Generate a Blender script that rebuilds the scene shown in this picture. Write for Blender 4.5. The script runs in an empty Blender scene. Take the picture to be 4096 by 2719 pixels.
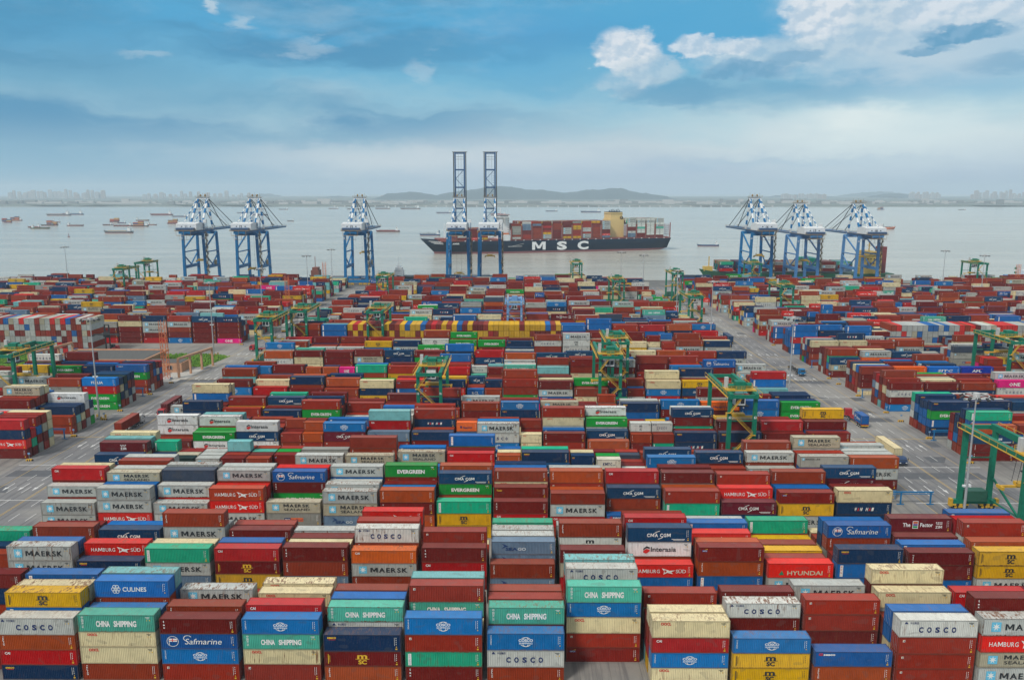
import bpy, bmesh, math, random
import numpy as np
from mathutils import Vector, Matrix
R = math.radians
sc = bpy.context.scene
C = sc.collection
# ------------------------------------------------------------------ camera
CAMH, FPX, PITCH, VPU = 76.5, 3184.0, math.atan(587.5 / 3184), 2074.0
cam = bpy.data.objects.new('camera', bpy.data.cameras.new('camera'))
C.objects.link(cam); sc.camera = cam
cam.location = (0, 0, CAMH)
cam.rotation_euler = (R(90) - PITCH, 0, R(0.468))
cam.data.sensor_width = 36; cam.data.lens = FPX / 4096 * 36
cam.data.clip_start = 1; cam.data.clip_end = 60000


def lin(r, g, b):
    return tuple(((c / 255 + .055) / 1.055) ** 2.4 if c > 10 else c / 255 / 12.92 for c in (r, g, b)) + (1.0,)


# ------------------------------------------------------------------ view, world, sun
sc.view_settings.view_transform = 'Standard'; sc.view_settings.look = 'None'
sc.view_settings.exposure = 0.0; sc.view_settings.gamma = 1
sc.cycles.volume_bounces = 4
sc.cycles.max_bounces = 8; sc.cycles.diffuse_bounces = 3; sc.cycles.glossy_bounces = 3
SUN_EL, SUN_AZ = 48, 222          # azimuth clockwise from +Y
world = bpy.data.worlds.new('World'); sc.world = world; world.use_nodes = True


class NT:
    """tiny helper for node trees"""
    def __init__(s, tree): s.t = tree; s.n = tree.nodes; s.l = tree.links; s.n.clear()
    def new(s, kind, **kw):
        x = s.n.new(kind)
        for k, v in kw.items(): setattr(x, k, v)
        return x
    def put(s, node, key, val):
        i = node.inputs[key]
        if hasattr(val, 'is_output') or isinstance(val, bpy.types.NodeSocket): s.l.new(val, i)
        else: i.default_value = val
    def math(s, op, a, b=0.0, c=0.0, clamp=False):
        x = s.new('ShaderNodeMath', operation=op); x.use_clamp = clamp
        s.put(x, 0, a); s.put(x, 1, b)
        if op in ('MULTIPLY_ADD', 'SMOOTH_MIN', 'COMPARE'): s.put(x, 2, c)
        return x.outputs[0]
    def mix(s, f, a, b, mode='MIX'):
        x = s.new('ShaderNodeMix', data_type='RGBA', blend_type=mode)
        s.put(x, 0, f); s.put(x, 6, a); s.put(x, 7, b); return x.outputs[2]
    def ramp(s, f, pts, interp='LINEAR'):
        x = s.new('ShaderNodeValToRGB'); s.put(x, 0, f); e = x.color_ramp; e.interpolation = interp
        while len(e.elements) < len(pts): e.elements.new(0.5)
        for q, (p, c) in zip(e.elements, pts):
            q.position = p; q.color = c if hasattr(c, '__len__') else (c, c, c, 1)
        return x.outputs[0]
    def noise(s, vec, scale, detail=4, rough=.55, dist=0.0, dim='3D'):
        x = s.new('ShaderNodeTexNoise', noise_dimensions=dim)
        s.put(x, 'Scale', scale); s.put(x, 'Detail', detail); s.put(x, 'Roughness', rough); s.put(x, 'Distortion', dist)
        if vec is not None: s.put(x, 'Vector', vec)
        return x.outputs[0]
    def comb(s, x=0.0, y=0.0, z=0.0):
        n = s.new('ShaderNodeCombineXYZ'); s.put(n, 0, x); s.put(n, 1, y); s.put(n, 2, z); return n.outputs[0]
    def sep(s, v):
        n = s.new('ShaderNodeSeparateXYZ'); s.put(n, 0, v); return n.outputs
    def smooth(s, v, lo, hi):
        x = s.new('ShaderNodeMapRange', interpolation_type='SMOOTHSTEP'); s.put(x, 0, v); s.put(x, 1, lo); s.put(x, 2, hi)
        return x.outputs[0]


def build_world():
    w = NT(world.node_tree)
    out = w.new('ShaderNodeOutputWorld')
    sky = w.new('ShaderNodeTexSky', sky_type='NISHITA'); sky.sun_disc = False
    sky.sun_elevation = R(SUN_EL); sky.sun_rotation = R(SUN_AZ)
    sky.altitude = 50; sky.dust_density = 2.5; sky.air_density = 1.2
    bg1 = w.new('ShaderNodeBackground'); w.put(bg1, 0, sky.outputs[0]); w.put(bg1, 1, 0.10)
    tc = w.new('ShaderNodeTexCoord')
    x, y, z = w.sep(tc.outputs['Generated'])[:3]
    el = w.math('ARCSINE', z)
    az = w.math('ARCTAN2', x, y)
    # degrees
    E_ = w.math('MULTIPLY', el, 180 / math.pi); A_ = w.math('MULTIPLY', az, 180 / math.pi)
    p = w.comb(w.math('MULTIPLY', A_, .5), w.math('MULTIPLY', E_, 1.35), 0.0)
    warp = w.noise(p, .16, 5, .55)
    wp = w.math('MULTIPLY', w.math('SUBTRACT', warp, .5), 9.0)
    fine = w.noise(p, .55, 8, .62)
    fw = w.math('MULTIPLY', w.math('SUBTRACT', fine, .5), 5.0)
    pp = w.comb(w.math('MULTIPLY', A_, .5), w.math('MULTIPLY', E_, .75), 0.0); puff = w.noise(pp, 1.15, 6, .55); puff2 = w.noise(w.comb(w.math('ADD', w.math('MULTIPLY', A_, .5), .12), w.math('SUBTRACT', w.math('MULTIPLY', E_, .75), .22), 0.0), 1.15, 6, .55)
    relief = w.smooth(w.math('SUBTRACT', puff, puff2), -.11, .10)
    pw = w.math('ADD', w.math('MULTIPLY', w.math('SUBTRACT', fine, .5), 2.6), w.math('MULTIPLY', w.math('SUBTRACT', puff, .5), 2.6))
    Ew = w.math('ADD', E_, w.math('MULTIPLY', wp, .75))
    # base layer: horizon haze -> pale band -> blue
    t = w.math('DIVIDE', Ew, 20.0, clamp=True)
    base = w.ramp(t, [(0.0, lin(166, 188, 212)), (.07, lin(176, 197, 216)), (.16, lin(196, 213, 222)), (.25, lin(168, 207, 222)),
                      (.36, lin(106, 180, 214)), (.5, lin(66, 164, 212)), (.72, lin(84, 170, 212)), (1.0, lin(150, 182, 200))])
    left = w.smooth(A_, -4.0, -30.0)
    base = w.mix(w.math('MULTIPLY', left, w.smooth(E_, 13.0, 1.5)), base, lin(116, 172, 202))
    # slate-blue stratus sheets on the left
    s1 = w.noise(w.comb(w.math('MULTIPLY', A_, .05), w.math('MULTIPLY', Ew, .33), 3.3), 1.0, 5, .5)
    m1 = w.math('MULTIPLY', w.smooth(s1, .37, .58), w.math('MULTIPLY', w.smooth(A_, 14.0, -14.0), w.smooth(E_, 2.0, 5.0)))
    col = w.mix(w.math('MULTIPLY', m1, .95), base, lin(64, 144, 188))
    # pale wisps everywhere
    s2 = w.noise(w.comb(w.math('MULTIPLY', A_, .10), w.math('MULTIPLY', E_, .30), 8.1), 1.0, 7, .6)
    col = w.mix(w.math('MULTIPLY', w.smooth(s2, .52, .76), .28), col, lin(196, 216, 226))

    def blob(cx, cy, rx, ry, k=1.0, soft=.55, wob=None):
        """soft ellipse in (azimuth, elevation) degrees with a noisy outline"""
        wob = fw if wob is None else wob
        dx = w.math('DIVIDE', w.math('SUBTRACT', w.math('ADD', A_, wob), cx), rx)
        dy = w.math('DIVIDE', w.math('SUBTRACT', w.math('ADD', E_, w.math('MULTIPLY', wob, .6)), cy), ry)
        d = w.math('SQRT', w.math('ADD', w.math('POWER', w.math('ABSOLUTE', dx), 2), w.math('POWER', w.math('ABSOLUTE', dy), 2)))
        return w.math('MULTIPLY', w.smooth(d, 1.0, 1.0 - soft), k)

    def azel(u, v):
        return math.degrees(math.atan((u - VPU) / FPX)), math.degrees(math.atan((1359.5 - v) / FPX) - PITCH)
    # (u, v, rx, ry, strength, softness, colour)
    cloud = lin(196, 214, 226); white = lin(228, 234, 240); slate = lin(72, 150, 192); glow = lin(222, 238, 240)
    for (u, v, rx, ry, k, so, c) in (
            (3500, 560, 17, 3.4, .85, 1.0, glow), (3350, 500, 4.6, 1.5, .7, 1.0, lin(236, 246, 244)),
            (1700, 640, 20, 1.7, .6, 1.0, lin(212, 222, 228)),
            (3500, 330, 7, 2.4, .6, .9, lin(176, 205, 224)),
            (3050, 380, 12, 2.0, .55, 1.0, slate),
            (3700, 50, 12, 3.6, .9, .55, white), (3900, 280, 9, 3.2, .6, .8, cloud), (3560, 260, 9, 2.4, .6, .9, cloud),
            (3330, 150, 4.6, 2.8, .7, .58, cloud), (3200, 90, 2.6, 2.2, .9, .4, white),
            (3020, 250, 6.0, 1.6, .72, .55, cloud), (2740, 195, 1.5, .9, .8, .35, white),
            (2480, 210, 2.8, 1.7, 1.0, .35, white), (2570, 290, 2.8, 1.2, .7, .35, cloud), (2480, 340, 2.6, 1.0, .5, .5, cloud),
            (2880, 210, 2.0, .75, .7, .35, white),
            (2680, 380, 5.5, .95, .62, .7, slate), (2950, 300, 3.6, .75, .8, .5, slate), (3130, 260, 2.2, .5, .6, .5, slate),
            (3760, 215, 3.2, .55, .9, .45, slate), (3640, 255, 2.0, .4, .7, .5, slate), (3950, 330, 4.0, .8, .5, .8, slate),
            (880, 80, .7, .9, .75, .7, cloud), (1020, 130, 1.5, .5, .5, .8, cloud), (640, 265, 1.8, .45, .4, .6, cloud),
            (1280, 210, 2.4, .6, .35, .7, cloud), (1700, 290, 1.1, 1.3, .35, .7, cloud),
            (250, 130, 9, 2.6, .6, 1.0, lin(60, 142, 184)), (350, 330, 12, 2.2, .55, 1.0, lin(84, 154, 190)), (1000, 420, 14, 1.5, .5, 1.0, lin(88, 160, 196)), (2150, 120, 8, 2.4, .4, 1.0, lin(76, 156, 206)), (1150, 560, 16, .8, .4, 1.0, lin(110, 168, 198)), (3000, 660, 14, .7, .3, 1.0, lin(120, 172, 206))):
        a, e = azel(u, v)
        if so < .6: ce = w.mix(relief, w.mix(.5, c, lin(140, 182, 212)), c)
        else: ce = c
        col = w.mix(blob(a, e, rx, ry, k, so, pw if so < .6 else None), col, ce)
    # overhead (outside the picture): even pale cloud cover that lights the yard
    col = w.mix(w.smooth(E_, 15.0, 34.0), col, (.66, .69, .71, 1))
    col = w.mix(w.smooth(E_, -.2, -6.0), col, lin(150, 175, 190))
    bg2 = w.new('ShaderNodeBackground'); w.put(bg2, 0, col); w.put(bg2, 1, 1.0)
    ms = w.new('ShaderNodeMixShader'); w.put(ms, 0, .93)
    w.l.new(bg1.outputs[0], ms.inputs[1]); w.l.new(bg2.outputs[0], ms.inputs[2]); w.l.new(ms.outputs[0], out.inputs[0])


build_world()
sun = bpy.data.objects.new('sun', bpy.data.lights.new('sun', 'SUN')); C.objects.link(sun)
sun.data.energy = 2.7; sun.data.angle = R(12); sun.data.color = (1, .94, .85)
sun.rotation_euler = (R(90 - SUN_EL), 0, R(180 - SUN_AZ)); sun.location = (0, 0, 300)


# ------------------------------------------------------------------ pixel <-> place
def at(u, v, h=0.0):
    """point at height h seen at pixel (u, v) of the 4096 x 2719 photograph"""
    ph = PITCH + math.atan((v - 1359.5) / FPX)
    D = (CAMH - h) / math.tan(ph)
    z = D * math.cos(PITCH) + (CAMH - h) * math.sin(PITCH)
    return (u - VPU) / FPX * z, D


def proj(X, D, h):
    H = CAMH - h
    z = D * math.cos(PITCH) + H * math.sin(PITCH); y = -D * math.sin(PITCH) + H * math.cos(PITCH)
    return VPU + FPX * X / z, 1359.5 + FPX * y / z


# ------------------------------------------------------------------ materials
MATS = {}


def principled(name, col, rough=.6, metal=0.0, spec=.5):
    if name in MATS: return MATS[name]
    m = bpy.data.materials.new(name); m.use_nodes = True; w = NT(m.node_tree)
    o = w.new('ShaderNodeOutputMaterial'); b = w.new('ShaderNodeBsdfPrincipled')
    w.l.new(b.outputs[0], o.inputs[0])
    tc = w.new('ShaderNodeTexCoord').outputs['Object']
    oi = w.new('ShaderNodeObjectInfo').outputs['Random']
    v = w.new('ShaderNodeVectorMath', operation='ADD'); w.put(v, 0, tc); w.put(v, 1, w.comb(w.math('MULTIPLY', oi, 90.0), w.math('MULTIPLY', oi, 37.0), 0.0))
    n = w.noise(v.outputs[0], .9, 6, .62)
    f = w.ramp(n, [(.25, .72), (.5, 1.0), (.8, 1.12)])
    c = w.mix(1.0, tuple(col[:3]) + (1,), f, 'MULTIPLY')
    w.put(b, 'Base Color', c); w.put(b, 'Roughness', rough); w.put(b, 'Metallic', metal)
    b.inputs['Specular IOR Level'].default_value = spec
    MATS[name] = m; return m


def paint(name, mode):
    """steel container paint; mode 'object' takes the colour from the object, 'attr' from the mesh"""
    m = bpy.data.materials.new(name); m.use_nodes = True; w = NT(m.node_tree)
    o = w.new('ShaderNodeOutputMaterial'); b = w.new('ShaderNodeBsdfPrincipled'); w.l.new(b.outputs[0], o.inputs[0])
    tc = w.new('ShaderNodeTexCoord').outputs['Object']
    if mode != 'attr':
        oi = w.new('ShaderNodeObjectInfo'); base = oi.outputs['Color']; rnd = oi.outputs['Random']
        v = w.new('ShaderNodeVectorMath', operation='ADD'); w.put(v, 0, tc)
        w.put(v, 1, w.comb(w.math('MULTIPLY', rnd, 180.0), w.math('MULTIPLY', rnd, 71.0), w.math('MULTIPLY', rnd, 33.0))); pos = v.outputs[0]
    else:
        a = w.new('ShaderNodeAttribute', attribute_name='Col'); base = a.outputs['Color']; pos = tc
    px, py, pz = w.sep(pos)[:3]
    streak = w.noise(w.comb(w.math('MULTIPLY', px, 2.6), w.math('MULTIPLY', py, 2.6), w.math('MULTIPLY', pz, .35)), 1.0, 5, .65)
    blotch = w.noise(pos, .45, 5, .6)
    grain = w.noise(pos, 3.2, 4, .6)
    bw = w.new('ShaderNodeRGBToBW'); w.put(bw, 0, base)
    pale = w.smooth(bw.outputs[0], .12, .5)
    f = w.ramp(blotch, [(.28, .80), (.5, 1.0), (.75, 1.13)])
    col = w.mix(1.0, base, f, 'MULTIPLY')
    # chalky fading
    col = w.mix(w.math('MULTIPLY', w.smooth(grain, .5, .8), .07), col, lin(165, 158, 150))
    col = w.mix(w.smooth(w.noise(w.comb(w.math('MULTIPLY', px, .55), py, w.math('MULTIPLY', pz, .9)), 1.0, 0, .5), .70, .715), col, w.mix(.22, base, lin(92, 88, 84)))
    # dirt and rust runs, more visible on pale boxes
    rust = w.smooth(w.math('MULTIPLY', streak, w.math('ADD', .62, w.math('MULTIPLY', blotch, .8))), .55, .72)
    amt = {'object': .5, 'attr': .5, 'frame': 1.0, 'roof': .75}[mode]
    if mode in ('frame', 'roof'):
        rust = w.smooth(w.math('MULTIPLY', w.noise(w.comb(w.math('MULTIPLY', px, 2.4), w.math('MULTIPLY', py, .8), pz), 1.2, 7, .75), w.math('ADD', .55, w.math('MULTIPLY', blotch, .9))), .46, .66)
    if mode != 'attr': amt = w.math('MULTIPLY', w.math('ADD', .35, w.math('MULTIPLY', w.math('POWER', rnd, 3), 2.4)), amt)
    k = w.math('MULTIPLY', rust, w.math('MULTIPLY', w.math('ADD', .30, w.math('MULTIPLY', pale, .55)), amt), clamp=True)
    col = w.mix(k, col, lin(112, 72, 46))
    if mode == 'frame': col = w.mix(.38, col, lin(78, 62, 52))
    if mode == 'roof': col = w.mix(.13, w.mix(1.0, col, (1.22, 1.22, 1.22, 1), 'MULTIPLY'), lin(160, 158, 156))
    w.put(b, 'Base Color', col); w.put(b, 'Roughness', .55); b.inputs['Specular IOR Level'].default_value = .1
    if mode == 'attr':
        uv = w.new('ShaderNodeUVMap').outputs[0]; uu = w.sep(uv)[0]
        wv = w.math('SINE', w.math('MULTIPLY', uu, 2 * math.pi / .28))
        bp = w.new('ShaderNodeBump'); w.put(bp, 'Strength', .8); w.put(bp, 'Distance', .02); w.put(bp, 'Height', wv)
        w.l.new(bp.outputs[0], b.inputs['Normal'])
    return m


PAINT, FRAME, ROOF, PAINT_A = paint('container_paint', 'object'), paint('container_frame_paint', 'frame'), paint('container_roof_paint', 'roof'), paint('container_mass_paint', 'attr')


def attr_mat(name, rough=.6):
    m = bpy.data.materials.new(name); m.use_nodes = True; w = NT(m.node_tree)
    o = w.new('ShaderNodeOutputMaterial'); b = w.new('ShaderNodeBsdfPrincipled'); w.l.new(b.outputs[0], o.inputs[0])
    a = w.new('ShaderNodeAttribute', attribute_name='Col')
    n = w.noise(w.new('ShaderNodeTexCoord').outputs['Object'], 1.7, 6, .65)
    c = w.mix(1.0, a.outputs['Color'], w.ramp(n, [(.3, .78), (.55, 1.0)]), 'MULTIPLY')
    w.put(b, 'Base Color', c); w.put(b, 'Roughness', rough)
    return m


LETTER = attr_mat('lettering_paint')


# ------------------------------------------------------------------ mesh helpers
def np_mesh(name, V, loops, totals, col=None, uv=None, mats=(), midx=None, smooth=False):
    me = bpy.data.meshes.new(name)
    V = np.asarray(V, np.float32); loops = np.asarray(loops, np.int32); totals = np.asarray(totals, np.int32)
    me.vertices.add(len(V)); me.vertices.foreach_set('co', V.ravel())
    me.loops.add(len(loops)); me.loops.foreach_set('vertex_index', loops)
    me.polygons.add(len(totals)); st = np.concatenate(([0], np.cumsum(totals)[:-1])).astype(np.int32)
    me.polygons.foreach_set('loop_start', st); me.polygons.foreach_set('loop_total', totals)
    if midx is not None: me.polygons.foreach_set('material_index', np.asarray(midx, np.int32))
    me.update(calc_edges=True)
    if col is not None:
        a = me.color_attributes.new('Col', 'FLOAT_COLOR', 'CORNER'); a.data.foreach_set('color', np.asarray(col, np.float32).ravel())
    if uv is not None:
        u = me.uv_layers.new(name='UVMap'); u.data.foreach_set('uv', np.asarray(uv, np.float32).ravel())
    for m in mats: me.materials.append(m)
    me.polygons.foreach_set('use_smooth', [bool(smooth)] * len(totals))
    me.validate()
    return me


class MB:
    """collects simple solids; build() links them as one object"""
    def __init__(s): s.v = []; s.f = []; s.m = []; s.c = []
    def add(s, vs, fs, mi=0, col=(1, 1, 1, 1)):
        o = len(s.v); s.v += [tuple(p) for p in vs]
        for q in fs: s.f.append(tuple(i + o for i in q)); s.m.append(mi); s.c.append(col)
        return s
    def box(s, x0, x1, y0, y1, z0, z1, mi=0, col=(1, 1, 1, 1)):
        v = [(x, y, z) for z in (z0, z1) for y in (y0, y1) for x in (x0, x1)]
        return s.add(v, [(0, 2, 3, 1), (4, 5, 7, 6), (0, 1, 5, 4), (2, 6, 7, 3), (0, 4, 6, 2), (1, 3, 7, 5)], mi, col)
    def beam(s, p, q, w, h=None, mi=0, w2=None, h2=None, col=(1, 1, 1, 1)):
        h = h or w; w2 = w2 or w; h2 = h2 or h
        p = Vector(p); q = Vector(q); d = (q - p).normalized()
        up = Vector((0, 0, 1)) if abs(d.z) < .92 else Vector((0, 1, 0))
        a = d.cross(up).normalized(); b = a.cross(d).normalized()
        v = []
        for c, ww, hh in ((p, w, h), (q, w2, h2)):
            for i, j in ((-1, -1), (1, -1), (1, 1), (-1, 1)): v.append(c + a * (i * ww / 2) + b * (j * hh / 2))
        return s.add(v, [(0, 1, 2, 3), (7, 6, 5, 4), (0, 4, 5, 1), (1, 5, 6, 2), (2, 6, 7, 3), (3, 7, 4, 0)], mi, col)
    def cyl(s, p, q, r, n=10, mi=0, r2=None, col=(1, 1, 1, 1)):
        r2 = r if r2 is None else r2
        p = Vector(p); q = Vector(q); d = (q - p).normalized()
        up = Vector((0, 0, 1)) if abs(d.z) < .92 else Vector((0, 1, 0))
        a = d.cross(up).normalized(); b = a.cross(d).normalized(); v = []
        for c, rr in ((p, r), (q, r2)):
            for i in range(n):
                t = 2 * math.pi * i / n; v.append(c + a * (rr * math.cos(t)) + b * (rr * math.sin(t)))
        f = [(i, n + i, n + (i + 1) % n, (i + 1) % n) for i in range(n)] + [tuple(range(n)), tuple(range(2 * n - 1, n - 1, -1))]
        return s.add(v, f, mi, col)
    def mesh(s, name, mats, col=False, smooth=False):
        if not s.v: s.box(0, .01, 0, .01, 0, .01)
        loops = [i for f in s.f for i in f]; tot = [len(f) for f in s.f]
        cc = [c for f, c in zip(s.f, s.c) for _ in f] if col else None
        me = np_mesh(name, s.v, loops, tot, cc, None, mats if isinstance(mats, (list, tuple)) else [mats], s.m)
        if smooth: me.polygons.foreach_set('use_smooth', [True] * len(tot))
        return me
    def build(s, name, mats, parent=None, loc=None, col=False, smooth=False):
        o = bpy.data.objects.new(name, s.mesh(name, mats, col, smooth)); C.objects.link(o)
        if parent is not None: o.parent = parent
        if loc is not None: o.location = loc
        return o


def tag(o, label=None, cat=None, group=None, kind=None):
    if label: o['label'] = label
    if cat: o['category'] = cat
    if group: o['group'] = group
    if kind: o['kind'] = kind
    return o


def thing(name, label, cat, loc=(0, 0, 0), rz=0, group=None):
    o = bpy.data.objects.new(name, None); C.objects.link(o); o.empty_display_size = 1
    o.location = loc; o.rotation_euler = (0, 0, rz)
    return tag(o, label, cat, group)


def copy_tree(o, parent=None):
    c = o.copy(); C.objects.link(c); c.parent = parent
    for ch in list(o.children): copy_tree(ch, c)
    return c


rnd = random.Random(7)
# ------------------------------------------------------------------ lettering
_tc = {}


def text2d(s, res=2, bold=.0):
    """outline of a word: verts (x, z) with cap height 1 and x from 0, plus faces"""
    k = (s, res, bold)
    if k in _tc: return _tc[k]
    cu = bpy.data.curves.new('t', 'FONT'); cu.body = s; cu.size = 1; cu.resolution_u = res; cu.offset = bold
    ob = bpy.data.objects.new('t', cu); C.objects.link(ob)
    bpy.context.view_layer.update()
    me = bpy.data.meshes.new_from_object(ob.evaluated_get(bpy.context.evaluated_depsgraph_get()))
    v = np.array([(p.co.x, p.co.y) for p in me.vertices]) if len(me.vertices) else np.zeros((1, 2))
    f = [tuple(p.vertices) for p in me.polygons]
    bpy.data.objects.remove(ob); bpy.data.curves.remove(cu); bpy.data.meshes.remove(me)
    v[:, 0] -= v[:, 0].min(); v[:, 1] /= .73
    _tc[k] = (v, f); return _tc[k]


def word2d(s, res=2, bold=.0):
    """capitals set letter by letter, with a plain square M"""
    if not (s.isupper() and s.isascii() and 'M' in s): return text2d(s, res, bold)
    k = ('w', s, res, bold)
    if k in _tc: return _tc[k]
    V = []; F = []; x = 0.0; b = .05 if bold > .012 else 0
    for ch in s:
        if ch == ' ': x += .35; continue
        if ch == 'M':
            t = .15 + b; v = np.array([(0, 0), (0, 1), (t * 1.25, 1), (.45, .45), (.90 - t * 1.25, 1), (.90, 1), (.90, 0), (.90 - t, 0), (.90 - t, .70), (.45 + t * .45, .16), (.45 - t * .45, .16), (t, .70), (t, 0)]); f = [tuple(range(12, -1, -1))]
        else: v, f = text2d(ch, res, bold)
        o = len(V); V += [(x + a, c) for a, c in v]; F += [tuple(i + o for i in q) for q in f]; x += v[:, 0].max() + .13
    V = np.array(V); _tc[k] = (V, F); return _tc[k]


class Logo:
    def __init__(s, res): s.v = []; s.f = []; s.c = []; s.res = res
    def poly(s, pts, col):
        o = len(s.v); s.v += pts; s.f.append(tuple(range(o, o + len(pts)))); s.c.append(col)
    def rect(s, x0, x1, z0, z1, col): s.poly([(x0, z0), (x1, z0), (x1, z1), (x0, z1)], col)
    def fit(s, word, x0, x1, z0, h, col, bold=.03, shear=0.0):
        v, f = word2d(word, s.res, min(.043, bold * .62) if s.res > 1 else min(.03, bold * .45))
        v = v.copy(); v[:, 0] *= (x1 - x0) / max(v[:, 0].max(), 1e-6); v[:, 1] *= h; v[:, 0] += shear * v[:, 1]
        o = len(s.v); s.v += [(x0 + a, z0 + b) for a, b in v]
        for q in f: s.f.append(tuple(i + o for i in q)); s.c.append(col)
    def down(s, word, x, z, h, step, col, bold=.03, w=.22):
        for i, ch in enumerate(word): s.fit(ch, x, x + w * (.35 if ch in 'I1' else 1), z - i * step, h, col, bold)
    def ring(s, cx, cz, rx, rz, t, col, n=None):
        n = n or (18 if s.res > 1 else 10)
        for i in range(n):
            a, b = 2 * math.pi * i / n, 2 * math.pi * (i + 1) / n
            s.poly([(cx + rx * math.cos(a), cz + rz * math.sin(a)), (cx + rx * math.cos(b), cz + rz * math.sin(b)),
                    (cx + (rx - t) * math.cos(b), cz + (rz - t) * math.sin(b)), (cx + (rx - t) * math.cos(a), cz + (rz - t) * math.sin(a))], col)
    def arc(s, cx, cz, r, a0, a1, t, col, n=7):
        for i in range(n):
            a = R(a0 + (a1 - a0) * i / n); b = R(a0 + (a1 - a0) * (i + 1) / n)
            s.poly([(cx + r * math.cos(a), cz + .8 * r * math.sin(a)), (cx + r * math.cos(b), cz + .8 * r * math.sin(b)),
                    (cx + (r - t) * math.cos(b), cz + .8 * (r - t) * math.sin(b)), (cx + (r - t) * math.cos(a), cz + .8 * (r - t) * math.sin(a))], col)


W_ = lin(232, 230, 224); BK = lin(38, 42, 46); NV = lin(24, 44, 96); RD = lin(205, 40, 34); YL = lin(226, 178, 40); SKY_ = lin(105, 190, 220)


def star(g, x, z, s):
    g.rect(x, x + s, z, z + s, SKY_); cx, cz = x + s / 2, z + s / 2; pts = []
    for i in range(14):
        a = math.pi / 2 + math.pi * i / 7; r = s * (.44 if i % 2 == 0 else .16); pts.append((cx + r * math.cos(a), cz + r * math.sin(a)))
    for i in range(0, 14, 2): g.poly([(cx, cz), pts[i - 1], pts[i], pts[(i + 1) % 14]], W_)


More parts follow.
